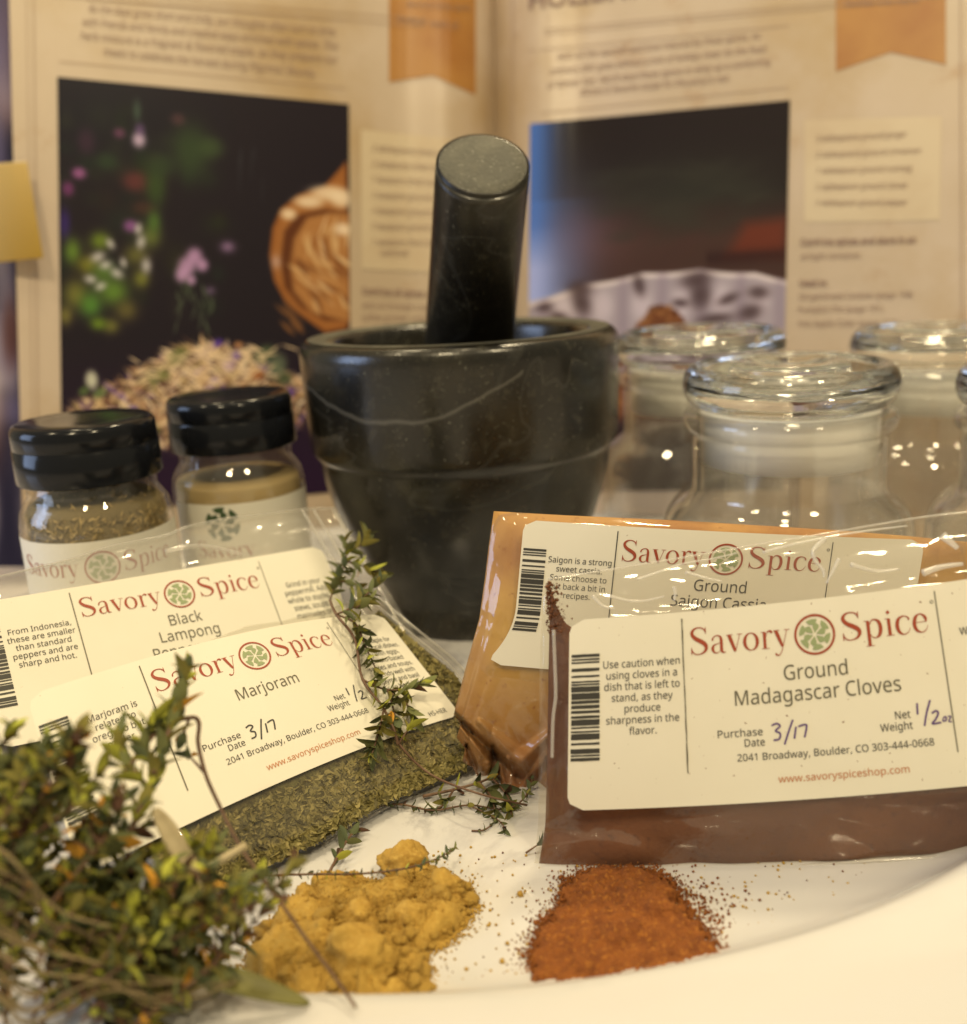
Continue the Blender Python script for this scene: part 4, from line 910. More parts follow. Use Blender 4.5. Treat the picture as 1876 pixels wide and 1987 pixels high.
def cookbook():
    root = thing('open_cookbook', 'open cookbook with parchment pages and two big food photographs, standing behind everything', 'cookbook', tuple(dep(972, 985, .611)))
    for P in (LP, RP):
        nu, nv = 60, 24; S, T = np.meshgrid(np.linspace(0, 1, nu), np.linspace(0, 1, nv), indexing='ij')
        pg = new_mesh('page', P.f(S, T).reshape(-1, 3), grid_faces(nu, nv, flip=(P is RP)), M['page'], root)
        # the sheets below it
        a = P.f(S, T, -.0006); b = P.f(S, T, -.009 ); n = nu * nv; a2 = a.reshape(-1, 3); b2 = b.reshape(-1, 3)
        fc = grid_faces(nu, nv) + grid_faces(nu, nv, off=n, flip=True)
        ids = [i * nv for i in range(nu)] + [(nu - 1) * nv + j for j in range(1, nv)] + [i * nv + nv - 1 for i in range(nu - 2, -1, -1)] + [j for j in range(nv - 2, 0, -1)]
        fc += [(p, q, q + n, p + n) for p, q in zip(ids, ids[1:] + ids[:1])]
        new_mesh('page_block', np.vstack([a2, b2]), fc, M['panel'], root)
        E = lambda u, v, e, P=P: P.at(u, v, e)
        def quad(name, x0, x1, tl, tr, bl, br, mt, eps, nn=40):
            S_, T_ = np.meshgrid(np.linspace(0, 1, nn), np.linspace(0, 1, 8), indexing='ij')
            yt = tl + (tr - tl) * S_; yb = bl + (br - bl) * S_; X = x0[0] + (x1[0] - x0[0]) * S_; X2 = x0[1] + (x1[1] - x0[1]) * S_
            XX = X * (1 - T_) + X2 * T_; YY = yt * (1 - T_) + yb * T_
            return new_mesh(name, P.at(XX.ravel(), YY.ravel(), eps), grid_faces(nn, 8, flip=True), mt, pg, uv=np.stack([S_.ravel(), 1 - T_.ravel()], 1))
        blocks = {}; rule = Ink(); pan = Ink(); ban = Ink()
        def T3(s, p0, p1, cap, slant=.18, bold=.0):
            """one line of print from p0 to p1 (baseline), capital height cap"""
            t, f, w = text2d(s, bold); k = cap / CAPH; L = np.array(p1, float) - np.array(p0, float)
            side_ = p0[0] > (690 if P is LP else 1530)
            key = (side_, 0 if p0[1] < 60 else 1 if p0[1] < (530 if P is LP else 450) else 2 if p0[1] < 530 or P is LP else 3) if side_ else (cap > 20)
            blocks.setdefault(key, Ink()).add([(p0[0] + (a / w) * L[0] + slant * b * k, p0[1] + (a / w) * L[1] - b * k) for a, b in t], f)
        def R3(p0, p1, w=1.4):
            n = 14; vs = []
            for i in range(n + 1):
                x = p0[0] + (p1[0] - p0[0]) * i / n; y = p0[1] + (p1[1] - p0[1]) * i / n
                dx, dy = (0, w / 2) if abs(p1[0] - p0[0]) > abs(p1[1] - p0[1]) else (w / 2, 0); vs += [(x - dx, y - dy), (x + dx, y + dy)]
            rule.add(vs, [(2 * i, 2 * i + 1, 2 * i + 3, 2 * i + 2) for i in range(n)])
        if P is LP:
            quad('photograph', (112, 122), (677, 681), 150, 203, 1002, 952, image_mat('food_photograph_left', left_photo()), .0005)
            T3('As the days grow short and chilly, our thoughts often turn to time', (172, 24), (650, 70), 15)
            T3('with friends and family and creative ways enriched with spices. This', (160, 50), (655, 98), 15)
            T3('herb mixture is a fragrant & flavored staple, so they prepare our', (157, 77), (655, 124), 15)
            T3('meats to celebrate the harvest during Pilgrims’ Bounty.', (202, 108), (613, 150), 15)
            for i, (s, x1) in enumerate([('2 tablespoons dried sage', 872), ('2 teaspoons dried thyme', 872), ('1 teaspoon dried marjoram', 880), ('½ teaspoon ground savory', 878), ('½ teaspoon ground ginger', 880), ('¼ teaspoon ground pepper', 880), ('1 teaspoon blue cornflowers', 890)]):
                y = 293 + 30.4 * i; sl = .085 - .012 * i; T3(s, (722, y), (x1, y + (x1 - 722) * sl), 12)
            T3('(optional)', (738, 496), (792, 497), 12)
            T3('Combine all spices and', (703, 571), (850, 578), 13, 0, .022); T3('and run through a spice or', (703, 598), (862, 603), 12, 0); T3('coffee grinder until fine.', (702, 622), (858, 624), 12, 0); T3('Store in a jar.', (702, 648), (790, 648), 12, 0)
            T3('Beverly’s Turkey spices', (790, 14), (912, 22), 11); T3('keeps well in', (772, 42), (890, 58), 11)
            R3((70, -10), (940, 62)); R3((62, -20), (950, 48)); R3((115, 120), (670, 172)); R3((170, 0), (668, 40)); R3((66, -60), (76, 980), 1.6); R3((52, -60), (66, 980), 1.0)
            ban_pts = [(755, -60), (923, -50), (923, 185), (843, 147), (757, 160)]; pan_pts = [(700, 252), (930, 275), (930, 532), (702, 522)]
        else:
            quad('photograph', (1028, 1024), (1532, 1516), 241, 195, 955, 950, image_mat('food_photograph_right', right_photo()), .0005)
            T3('HOLIDAY SPICES', (1026, 18), (1420, -26), 30, 0, .02)
            T3('With all the warmth and love induced by these spices, no', (1080, 118), (1473, 76), 14)
            T3('ordinary dish goes without a hint of holiday cheer for the Feast', (1066, 146), (1486, 101), 14)
            T3('of Winter Veil. We’ll steal these spices to whip up a comforting', (1061, 173), (1492, 126), 14)
            T3('Winter’s favorite recipe for the party’s rest.', (1124, 187), (1415, 158), 14)
            for i, (s, x1) in enumerate([('3 tablespoons ground ginger', 1757), ('2 tablespoons ground cinnamon', 1784), ('1 tablespoon ground nutmeg', 1766), ('½ tablespoon ground cloves', 1758), ('½ tablespoon ground pepper', 1758)]):
                y = 276 + 31 * i; T3(s, (1582, y), (x1, y - (x1 - 1582) * (.055 - .012 * i)), 12)
            T3('Combine spices and store in an', (1552, 477), (1776, 472), 13, 0, .022); T3('airtight container.', (1552, 504), (1672, 501), 12, 0)
            T3('Used in:', (1550, 556), (1604, 556), 13, 0, .022); T3('Gingerbread Cookies (page 168)', (1549, 582), (1770, 577), 12, 0); T3('Pumpkin Pie (page 191)', (1548, 607), (1712, 604), 12, 0); T3('Hot Apple Cider (page 211)', (1548, 634), (1740, 632), 12, 0)
            T3('December when they’re', (1638, 16), (1780, 8), 11)
            R3((1000, 72), (1860, -8)); R3((1000, 64), (1860, -18)); R3((1025, 100), (1530, 50)); R3((1050, 220), (1530, 170)); R3((1862, -60), (1866, 980), 2.0); R3((994, -60), (992, 980), 1.0)
            ban_pts = [(1621, -60), (1834, -70), (1832, 126), (1740, 102), (1621, 139)]; pan_pts = [(1560, 234), (1826, 226), (1822, 428), (1560, 432)]
        # banner with its notched lower edge, in three strips
        a, b, c, d, e = ban_pts; n = 10; vs = []
        for i in range(n + 1):
            t = i / n; x = a[0] + (b[0] - a[0]) * t
            yb = e[1] + (d[1] - e[1]) * t * 2 if t <= .5 else d[1] + (c[1] - d[1]) * (t - .5) * 2
            for j in range(5): vs.append((x, -60 + (yb + 60) * j / 4))
        ban.add(vs, [(i * 5 + j, i * 5 + j + 1, (i + 1) * 5 + j + 1, (i + 1) * 5 + j) for i in range(n) for j in range(4)])
        p = pan_pts; vs = []
        for i in range(n + 1):
            t = i / n
            for j in range(5):
                q = j / 4; vs.append(((p[0][0] * (1 - t) + p[1][0] * t) * (1 - q) + (p[3][0] * (1 - t) + p[2][0] * t) * q, (p[0][1] * (1 - t) + p[1][1] * t) * (1 - q) + (p[3][1] * (1 - t) + p[2][1] * t) * q))
        pan.add(vs, [(i * 5 + j, i * 5 + j + 1, (i + 1) * 5 + j + 1, (i + 1) * 5 + j) for i in range(n) for j in range(4)])
        pan.obj('recipe_panel', M['panel'], pg, E, .0003); ban.obj('banner', M['banner'], pg, E, .0004)
        [b_.obj('page_text', M['page_ink'], pg, E, .0008) for b_ in blocks.values()]; rule.obj('rules', M['page_rule'], pg, E, .0007)
    # dark printed sheet showing past the left edge
    img = np.zeros((300, 60, 3)); img[:] = np.array([44, 40, 62]) / 255; rn = np.random.RandomState(9)
    for _ in range(70): soft(img, rn.uniform(0, 60), rn.uniform(0, 300), rn.uniform(3, 16), rn.uniform(5, 26), [(28, 26, 50), (150, 140, 160), (90, 84, 120), (70, 36, 32), (196, 186, 190), (110, 60, 46)][rn.randint(6)], .8, 1.5)
    pts = []; 
    for i in range(12):
        t = i / 11
        y = -340 + 1440 * t
        for x in (-160, -60, 20, 70): pts.append(dep(x + 40 * t, y, .502 + .006 * (x > 0)))
    uv = [(j / 3, 1 - i / 11) for i in range(12) for j in range(4)]
    new_mesh('page', pts, grid_faces(12, 4), image_mat('dark_print', img), root, uv=uv)
    o = new_mesh('page_marker', *box_between(dep(-30, 318, .478), dep(52, 312, .482), dep(84, 500, .482), dep(-30, 512, .478), .0016), M['tab'])
    bv = o.modifiers.new('bevel', 'BEVEL'); bv.width = .0012; bv.segments = 3
    tag(o, 'yellow translucent plastic tab over the left edge of the open cookbook', 'page marker')
def box_between(a, b, c, d, t):
    n = np.cross(b - a, d - a); n /= np.linalg.norm(n); v = [a, b, c, d, a + n * t, b + n * t, c + n * t, d + n * t]
    return v, [(0, 1, 2, 3), (7, 6, 5, 4), (0, 4, 5, 1), (1, 5, 6, 2), (2, 6, 7, 3), (3, 7, 4, 0)]
cookbook()

# ---------------------------------------------------------------- loose powders
def heap(name, label, outline, mt, hmax, lumps, seed, step=.0007, base_h=.0035, rough=.0004, edge_noise=14):
    rn = np.random.RandomState(seed)
    G = groundpt(np.array([p[0] for p in outline]), np.array([p[1] for p in outline])); poly = [(g[0], g[1]) for g in G]
    x0, x1 = G[:, 0].min() - .004, G[:, 0].max() + .004; y0, y1 = G[:, 1].min() - .004, G[:, 1].max() + .004
    nx, ny = int((x1 - x0) / step), int((y1 - y0) / step); X, Y = np.meshgrid(np.linspace(x0, x1, nx), np.linspace(y0, y1, ny), indexing='ij')
    d = poly_dist(X, Y, poly) + .0017 * wav(X * 1000, Y * 1000, .8, 8, seed) + .0006 * wav(X * 1000, Y * 1000, 2.4, 8, seed + 1)
    h = base_h * (1 - np.exp(-np.maximum(d, 0) / .004))
    for i in range(lumps):
        cx, cy_ = rn.uniform(x0, x1), rn.uniform(y0, y1)
        if poly_dist(np.array([cx]), np.array([cy_]), poly)[0] < .0015: continue
        r = rn.uniform(.0012, .0046) * (1 if rn.rand() < .88 else 1.6); a = rn.uniform(0, 3.14); c, s = math.cos(a), math.sin(a)
        q = (((X - cx) * c + (Y - cy_) * s) / r) ** 2 + ((-(X - cx) * s + (Y - cy_) * c) / (r * rn.uniform(.6, 1))) ** 2
        h = np.maximum(h, base_h * .5 + np.sqrt(np.maximum(0, 1 - q)) * r * rn.uniform(.55, .95) + base_h * .3) if True else h
    h = np.where(h > hmax, hmax + (h - hmax) * .3, h) * np.clip(d / .0016, 0, 1) ** .6
    h = h + (rn.rand(nx, ny) - .5) * rough + .25 * rough * wav(X * 1000, Y * 1000, 3.0, 8, seed + 3)
    keep = d > 0; idx = -np.ones((nx, ny), int); k2 = keep.copy(); k2[1:] |= keep[:-1]; k2[:-1] |= keep[1:]; k2[:, 1:] |= keep[:, :-1]; k2[:, :-1] |= keep[:, 1:]
    idx[k2] = np.arange(k2.sum()); Z = np.where(keep, .0061 + np.maximum(h, 0), .0055)
    V = np.stack([X[k2], Y[k2], Z[k2]], 1); f = []
    a, b, c, e = idx[:-1, :-1], idx[1:, :-1], idx[1:, 1:], idx[:-1, 1:]; ok = (a >= 0) & (b >= 0) & (c >= 0) & (e >= 0)
    f = np.stack([a[ok], b[ok], c[ok], e[ok]], 1).tolist()
    c0 = (float((x0 + x1) / 2), float((y0 + y1) / 2), .006)
    root = thing(name, label, 'spice powder', c0)
    new_mesh('powder', V, f, mt, root)
    return root, poly
def ico(r, sub=1, seed=0, rough=.25, squash=1.0):
    bm = bmesh.new(); bmesh.ops.create_icosphere(bm, subdivisions=sub, radius=r)
    for v in bm.verts:
        v.co *= 1 + rough * mnoise.noise(v.co * (1.3 / r) + Vector((seed * 3.1, seed, 0)))
        v.co.z *= squash
    vs = [tuple(v.co) for v in bm.verts]; fs = [tuple(w.index for w in f.verts) for f in bm.faces]; bm.free(); return vs, fs
def grains(name, pts, mt, rmin, rmax, parent=None, seed=0):
    rn = np.random.RandomState(seed); base = [ico(1, 1, s, .5) for s in range(4)]; V = []; Fc = []
    for p in pts:
        vs, fs = base[rn.randint(4)]; r = rn.uniform(rmin, rmax) ; o = len(V)
        V += [(p[0] + a * r, p[1] + b * r, p[2] + c * r) for a, b, c in vs]; Fc += [tuple(i + o for i in f) for f in fs]
    o = new_mesh(name, V, Fc, mt, parent); struct(o, 'stuff'); return o
gout = [(505, 1950), (480, 1890), (500, 1830), (540, 1790), (585, 1745), (640, 1712), (700, 1712), (735, 1728), (790, 1712), (835, 1700), (872, 1712), (908, 1726), (918, 1762), (898, 1800), (868, 1828), (820, 1845), (815, 1870), (832, 1900), (842, 1950)]
groot, gpoly = heap('ginger_powder_heap', 'lumpy golden yellow powder heap at the bottom centre of the platter', gout, M['ginger'], .0062, 330, 3, base_h=.0020, rough=.0009)
def chunk(r, seed, squash, sub=4):
    bm = bmesh.new(); bmesh.ops.create_icosphere(bm, subdivisions=sub, radius=1)
    rn_ = random.Random(seed); cuts = [(Vector((rn_.uniform(-1, 1), rn_.uniform(-1, 1), rn_.uniform(-.4, 1))).normalized(), rn_.uniform(.62, .88)) for _ in range(7)]
    for v in bm.verts:
        c = v.co.copy()
        for n_, d_ in cuts:
            k = c.dot(n_) - d_
            if k > 0: c -= n_ * k * .6
        c *= 1 + .22 * mnoise.noise(c * 2.0 + Vector((seed, 0, 0))) + .15 * mnoise.noise(c * 4.5 + Vector((0, seed, 0))) + .09 * mnoise.noise(c * 11) + .04 * mnoise.noise(c * 24)
        v.co = Vector((c.x * r, c.y * r * .9, c.z * r * squash))
    vs = [tuple(v.co) for v in bm.verts]; fs = [tuple(w.index for w in f.verts) for f in bm.faces]; bm.free(); return vs, fs
for (px, py, r, sq, sd) in [(782, 1700, .0066, .72, 1), (705, 1888, .0080, .78, 2), (862, 1748, .0048, .8, 4), (600, 1765, .0032, .9, 5), (700, 1800, .0050, .7, 6), (800, 1810, .0044, .8, 7), (620, 1850, .0046, .8, 8)]:
    vs, fs = chunk(r, sd, sq); g = groundpt(px, py)
    V = [(g[0] + a, g[1] + b, .0082 + r * sq * .45 + c) for a, b, c in vs]
    new_mesh('powder_lump', V, fs, M['ginger'], groot)
rl = random.Random(77); shapes = []
for q in range(6):
    vs, fs = chunk(1.0, 20 + q, .8, 3); me = bpy.data.meshes.new('powder_lump'); me.from_pydata(vs, [], fs); me.polygons.foreach_set('use_smooth', [True] * len(fs)); me.materials.append(M['ginger']); shapes.append(me)
cnt = 0
while cnt < 285:
    gx = rl.uniform(min(p[0] for p in gpoly), max(p[0] for p in gpoly)); gy = rl.uniform(min(p[1] for p in gpoly), max(p[1] for p in gpoly))
    dd = float(poly_dist(np.array([gx]), np.array([gy]), gpoly)[0])
    if dd < -.0005: continue
    r = rl.uniform(.0006, .0019) * (1 if rl.random() < .82 else 1.5); z = .0066 + min(.0040, max(0, dd) * .9) + rl.uniform(-.2, .5) * r
    o = bpy.data.objects.new('powder_lump', shapes[cnt % 6]); scene.collection.objects.link(o); o.parent = groot
    o.matrix_local = root_mat(groot).inverted() @ Matrix.Translation((gx, gy, z)) @ Matrix.Rotation(rl.uniform(0, 6.28), 4, 'Z') @ Matrix.Rotation(rl.uniform(-.6, .6), 4, 'X') @ Matrix.Diagonal((r, r, r * .85, 1))
    cnt += 1
pout = [(1050, 1930), (1034, 1880), (1040, 1830), (1062, 1790), (1090, 1755), (1098, 1715), (1150, 1690), (1260, 1690), (1305, 1720), (1325, 1765), (1350, 1800), (1385, 1835), (1425, 1870), (1430, 1905)]
proot, ppoly = heap('paprika_powder_heap', 'grainy orange-brown powder heap in front of the clove bag', pout, M['paprika'], .0034, 14, 6, base_h=.0024, rough=.0010)
rn = np.random.RandomState(8)
def around(poly, n, spread, power=1.0):
    P = np.array(poly); out = []
    while len(out) < n:
        i = rn.randint(len(P)); t = rn.rand(); q = P[i] * (1 - t) + P[(i + 1) % len(P)] * t; s = abs(rn.randn()) ** power * spread; a = rn.uniform(0, 2 * PI)
        out.append((q[0] + s * math.cos(a), q[1] + s * math.sin(a), .0063))
    return out
grains('powder_grains', around(ppoly, 5200, .0019, 1.3), M['paprika'], .00007, .00030, proot, 1)
grains('powder_grains', around(ppoly, 260, .0022), M['paprika'], .0003, .00055, proot, 9)
grains('powder_grains', [tuple(groundpt(1345 + rn.randn() * 42, 1775 + rn.randn() * 42, .0063)) for _ in range(420)], M['paprika'], .0001, .00042, proot, 10)
grains('powder_grains', [(x, y, .0062 + .0012) for x, y, z in around(ppoly, 700, .001)], M['paprika'], .00015, .00035, proot, 6)
grains('powder_grains', around(gpoly, 5000, .0015, 1.2), M['ginger'], .00008, .00034, groot, 2)
pts_ = []
while len(pts_) < 5200:
    gx = rn.uniform(min(p[0] for p in gpoly), max(p[0] for p in gpoly)); gy = rn.uniform(min(p[1] for p in gpoly), max(p[1] for p in gpoly)); dd = float(poly_dist(np.array([gx]), np.array([gy]), gpoly)[0])
    if dd > 0: pts_.append((gx, gy, .0068 + min(.0052, dd * 1.0) + rn.rand() * .0006))
grains('powder_grains', pts_, M['ginger'], .00006, .00024, groot, 12)
loose = [tuple(groundpt(rn.uniform(840, 1700), rn.uniform(1640, 1910), .0062)) for _ in range(420)]
def rim_ok(p): return ((p[0] + .012) / .2) ** 2 + ((p[1] - .332) / .17) ** 2 < .80
loose = [p for p in loose if rim_ok(p)]
g_ = grains('spilled_grains', loose[:210], M['ginger'], .00012, .00042, None, 3); tag(g_, 'scattered yellow powder specks on the white platter', 'powder specks')
g_ = grains('spilled_grains', loose[210:], M['clove'], .00010, .00030, None, 4); tag(g_, 'scattered dark brown powder specks on the white platter', 'powder specks')
big = [tuple(groundpt(px, py, .0064)) for px, py in [(968, 1812), (850, 1838), (1010, 1735), (975, 1865), (905, 1880), (985, 1830)]]
g_ = grains('powder_crumb', big, M['ginger'], .0003, .0009, None, 5); tag(g_, 'larger golden crumbs lying between the two powder heaps', 'powder crumbs')

# ---------------------------------------------------------------- thyme
def leaf_mesh(name, mt, curl, wide, seed):
    """pointed oval leaf of unit length along +X, folded on its midrib"""
    v = []; n = 7
    for i in range(n):
        t = i / (n - 1); w = wide * math.sin(PI * min(1, t * .93 + .07) ** .9) ** .8 * (1 if t < .999 else 0); z = -curl * t * t
        v += [(t, -w, z + w * .45), (t, 0, z), (t, w, z + w * .45)]
    f = []
    for i in range(n - 1): f += [(3 * i, 3 * i + 3, 3 * i + 4, 3 * i + 1), (3 * i + 1, 3 * i + 4, 3 * i + 5, 3 * i + 2)]
    me = bpy.data.meshes.new(name); me.from_pydata(v, [], f); me.polygons.foreach_set('use_smooth', [True] * len(f)); me.materials.append(mt); return me
LEAVES = {}
for mi, mt_ in enumerate(M['leafs']):
    LEAVES[mi] = [leaf_mesh('leaf', mt_, c, w, 0) for c, w in ((.15, .22), (.42, .18), (-.18, .25))]
def sprig(name, label, lines, r, leaf, gap, seed, mix, group=None, cat='herb sprig', stem='stem', leafy=None, spread=1.0, cluster=3, tipbig=1.0, bare=0.0, cap=300):
    """lines: list of 3-D polylines, the first is the main stem"""
    rn = random.Random(seed); root = thing(name, label, cat, tuple(map(float, lines[0][0])), group)
    V = []; Fc = []; allp = []
    for li, pts in enumerate(lines):
        v, f, sp = tube_geo(pts, r if li == 0 else r * .7, 5, .6); o = len(V); V += v; Fc += [tuple(i + o for i in q) for q in f]; allp.append(sp)
    new_mesh('stem', V, Fc, M[stem], root)
    inv = root_mat(root).inverted(); cnt = 0
    for li, sp in enumerate(allp):
        if leafy is not None and li not in leafy: continue
        L = [0]; 
        for a, b in zip(sp, sp[1:]): L.append(L[-1] + float(np.linalg.norm(b - a)))
        s = gap * (.5 + rn.random()) + L[-1] * (bare if li == 0 else 0); k = 0
        while s <= L[-1] + gap * .3 and cnt < cap:
            t = min(s, L[-1]); i = max(0, min(len(sp) - 2, next((j for j in range(len(L) - 1) if L[j + 1] >= t), len(sp) - 2)))
            u = (t - L[i]) / max(L[i + 1] - L[i], 1e-9); p = sp[i] * (1 - u) + sp[i + 1] * u
            d = sp[i + 1] - sp[i]; d /= np.linalg.norm(d) + 1e-12; d = Vector(d)
            side = d.cross(Vector((.2, .1, 1))).normalized(); upv = side.cross(d).normalized()
            end = (L[-1] - t) < gap * 1.6
            nl = 2 + (rn.random() < .75) * rn.randint(0, cluster) + (2 if end else 0)
            for q in range(nl):
                ang = (k % 2) * PI / 2 + q * PI + rn.uniform(-.5, .5) + (rn.random() * 6.28 if q > 1 else 0)
                tilt = rn.uniform(.75, 1.25) * spread if not end else rn.uniform(.25, .9)
                out = side * math.cos(ang) + upv * math.sin(ang); dr = (d * math.cos(tilt) + out * math.sin(tilt)).normalized()
                nz = (d - dr * d.dot(dr)); nz = nz.normalized() if nz.length > 1e-5 else upv
                ny = nz.cross(dr).normalized()
                size = leaf * rn.uniform(.7, 1.15) * (1 if q < 2 else .62) * (tipbig if end else 1)
                mi = rn.choices(range(6), mix)[0]; me = LEAVES[mi][rn.randint(0, 2)]
                m4 = Matrix(((dr.x, ny.x, nz.x, p[0]), (dr.y, ny.y, nz.y, p[1]), (dr.z, ny.z, nz.z, p[2]), (0, 0, 0, 1))) @ Matrix.Diagonal((size, size, size, 1))
                o = bpy.data.objects.new('leaf', me); scene.collection.objects.link(o); o.parent = root; o.matrix_local = inv @ m4; cnt += 1
            k += 1; s += gap * rn.uniform(.75, 1.3)
    return root
def P(px, py, on='m', lift=.004):
    if on == 'm': D = MB.planeD(px, py) + MB.swell(px, py)
    elif on == 'p': D = PB.planeD(px, py) + PB.swell(px, py)
    elif on == 'g': D = groundD(px, py)
    else: D = float(on)
    return dep(px, py, float(D) - lift)
mainp = [P(640, 1165, 'p', .010), P(652, 1192, 'm', .004), P(688, 1240), P(703, 1318), P(745, 1375), P(772, 1440), P(835, 1502), P(930, 1540, 'g', .016), P(1022, 1562, 'g', .004)]
sprig('thyme_sprig', 'long fresh thyme sprig lying over the marjoram label, tip against the mortar', [
    mainp,
    [P(640, 1165, 'p', .010), P(655, 1122, 'p', .012), P(672, 1088, 'p', .014), P(668, 1050, 'p', .016)],
    [P(672, 1090, 'p', .014), P(700, 1096, 'p', .015), P(735, 1112, 'p', .017)],
    [P(670, 1072, 'p', .014), P(700, 1058, 'p', .016), P(708, 1044, 'p', .018)],
    [P(650, 1128, 'p', .012), P(685, 1130, 'p', .013), P(705, 1148, 'p', .013)],
    [P(652, 1192, 'm', .005), P(685, 1178, 'm', .006), P(705, 1160, 'm', .008), P(735, 1128, 'm', .012)],
    [P(652, 1192, 'm', .004), P(690, 1210, 'm', .005), P(705, 1245, 'm', .005), P(730, 1300, 'm', .005)],
    [P(703, 1318, 'm', .004), P(742, 1336, 'm', .006), P(780, 1338, 'm', .007), P(815, 1328, 'm', .009)],
    [P(742, 1336, 'm', .006), P(785, 1362, 'm', .006), P(800, 1388, 'm', .005)],
    [P(745, 1375, 'm', .004), P(735, 1420, 'm', .005), P(722, 1462, 'm', .005)],
    [P(752, 1340, 'm', .006), P(762, 1372, 'm', .006), P(770, 1405, 'm', .005)],
    [P(690, 1180, 'm', .007), P(712, 1165, 'm', .009)]],
    .0005, .0062, .0021, 5, [7, 4, 1.5, 2.2, .15, .1], leafy=[1, 2, 3, 4, 5, 6, 7, 8, 9, 10, 11], cluster=3)
# leaves by the node where the yellowed pair sits and by the lower end
sprig('thyme_sprig', 'yellowed thyme tip where the long sprig crosses the lower label edge', [[P(772, 1445, 'm', .004), P(768, 1425, 'm', .006), P(760, 1405, 'm', .007)], [P(772, 1445, 'm', .004), P(790, 1418, 'm', .007)]],
      .0005, .0070, .0050, 15, [1, 3, 1, 3, 4, .2], cluster=1)
sprig('thyme_sprig', 'small thyme sprig on the platter below the crumpled corner of the cassia bag', [[P(820, 1545, 'g', .003), P(880, 1532, 'g', .004), P(930, 1518, 'g', .006), P(960, 1505, 'g', .006)], [P(930, 1518, 'g', .006), P(952, 1545, 'g', .005), P(960, 1570, 'g', .003)], [P(880, 1532, 'g', .004), P(862, 1560, 'g', .003), P(840, 1572, 'g', .002)], [P(955, 1510, 'g', .006), P(985, 1545, 'g', .004), P(992, 1580, 'g', .002)]],
      .0005, .0058, .0046, 25, [5, 2, 4, 2.4, .4, .4], cluster=2)
sprig('thyme_sprig', 'thin curled dried thyme twig along the front edge of the marjoram bag', [[P(700, 1572, 'g', .003), P(770, 1560, 'g', .003), P(840, 1572, 'g', .002), P(910, 1562, 'g', .002), P(980, 1570, 'g', .002), P(1020, 1545, 'g', .004), P(1036, 1500, 'g', .006)], [P(910, 1562, 'g', .002), P(965, 1590, 'g', .002), P(980, 1610, 'g', .002)]],
      .00035, .0026, .0024, 35, [3, 1, 6, .5, .1, .5], cluster=3)
sprig('thyme_sprig', 'tiny loose thyme tip alone on the white platter', [[P(915, 1612, 'g', .0005), P(940, 1610, 'g', .001), P(958, 1596, 'g', .001)]], .0003, .0024, .0020, 45, [3, 1, 5, .3, .1, .2], cluster=1)
sprig('thyme_sprig', 'tiny thyme tip poking out at the left edge of the clove bag', [[P(1020, 1655, 'g', .001), P(1042, 1640, 'g', .003)]], .0003, .0040, .0025, 46, [3, 1, 5, .3, .1, .2], cluster=1)
sprig('thyme_sprig', 'thin thyme twig crossing in front of the round golden lump', [[P(480, 1700, 'g', .012), P(600, 1696, 'g', .014), P(700, 1695, 'g', .016), P(790, 1684, 'g', .018), P(850, 1665, 'g', .014), P(882, 1645, 'g', .010)]], .00032, .0020, .0022, 55, [3, 1, 5, .3, .1, .2], cluster=2)
sprig('thyme_sprig', 'small dark thyme tip lying on the lower edge of the marjoram bag', [[P(640, 1690, 'g', .006), P(672, 1632, 'g', .006), P(690, 1612, 'g', .005)]], .0004, .0050, .0035, 56, [3, 1, 6, .3, .1, .4], cluster=2)

# the big bunch at the lower left
BG = 'blurred thyme sprigs of the bunch at the lower left'
sprig('thyme_sprig', 'thyme sprig with a fat budding tip rising over the letter S of the marjoram label', [
    [P(250, 1620, .195, 0), P(290, 1530, .20, 0), P(318, 1450, .204, 0), P(340, 1380, .207, 0), P(362, 1300, .210, 0)],
    [P(300, 1500, .20, 0), P(280, 1440, .205, 0), P(300, 1400, .206, 0)], [P(290, 1530, .2, 0), P(240, 1470, .202, 0), P(232, 1430, .203, 0)]],
    .0007, .0068, .0024, 65, [4, 5, 1.5, 2.5, .05, .15], cluster=6, spread=.5, tipbig=1.0)
sprig('thyme_sprig', 'bent purple-brown thyme stem arching from the bunch across to the golden powder', [
    [P(240, 1500, .200, 0), P(310, 1415, .208, 0), P(368, 1392, .212, 0), P(386, 1402, .213, 0), P(384, 1440, .213, 0), P(398, 1500, .212, 0), P(425, 1562, .211, 0), P(470, 1650, .207, 0), P(540, 1745, .200, 0), P(600, 1830, .196, 0), P(645, 1890, .193, 0), P(690, 1955, .188, 0)],
    [P(368, 1392, .212, 0), P(350, 1440, .213, 0)], [P(398, 1500, .212, 0), P(370, 1470, .215, 0)]], .00055, .0050, .0060, 66, [2, 2, 2, 1, 3, 1], leafy=[1, 2])
rb = random.Random(12)
tips = [(20, 1420), (90, 1430), (150, 1470), (215, 1480), (60, 1500), (130, 1560), (250, 1540), (200, 1600), (40, 1600), (110, 1650), (290, 1600), (330, 1660), (240, 1680), (170, 1710), (60, 1720), (380, 1700), (420, 1640), (450, 1720), (330, 1760), (250, 1780), (500, 1700), (420, 1790), (520, 1760), (180, 1800), (360, 1830), (470, 1820), (560, 1690), (100, 1560), (10, 1520), (300, 1720), (150, 1640), (280, 1660), (400, 1750), (60, 1640), (220, 1750), (350, 1690), (120, 1760), (460, 1770), (300, 1840), (540, 1720)]
kind_words = ['dark green', 'olive green', 'brownish green', 'bright green']
LAB = []
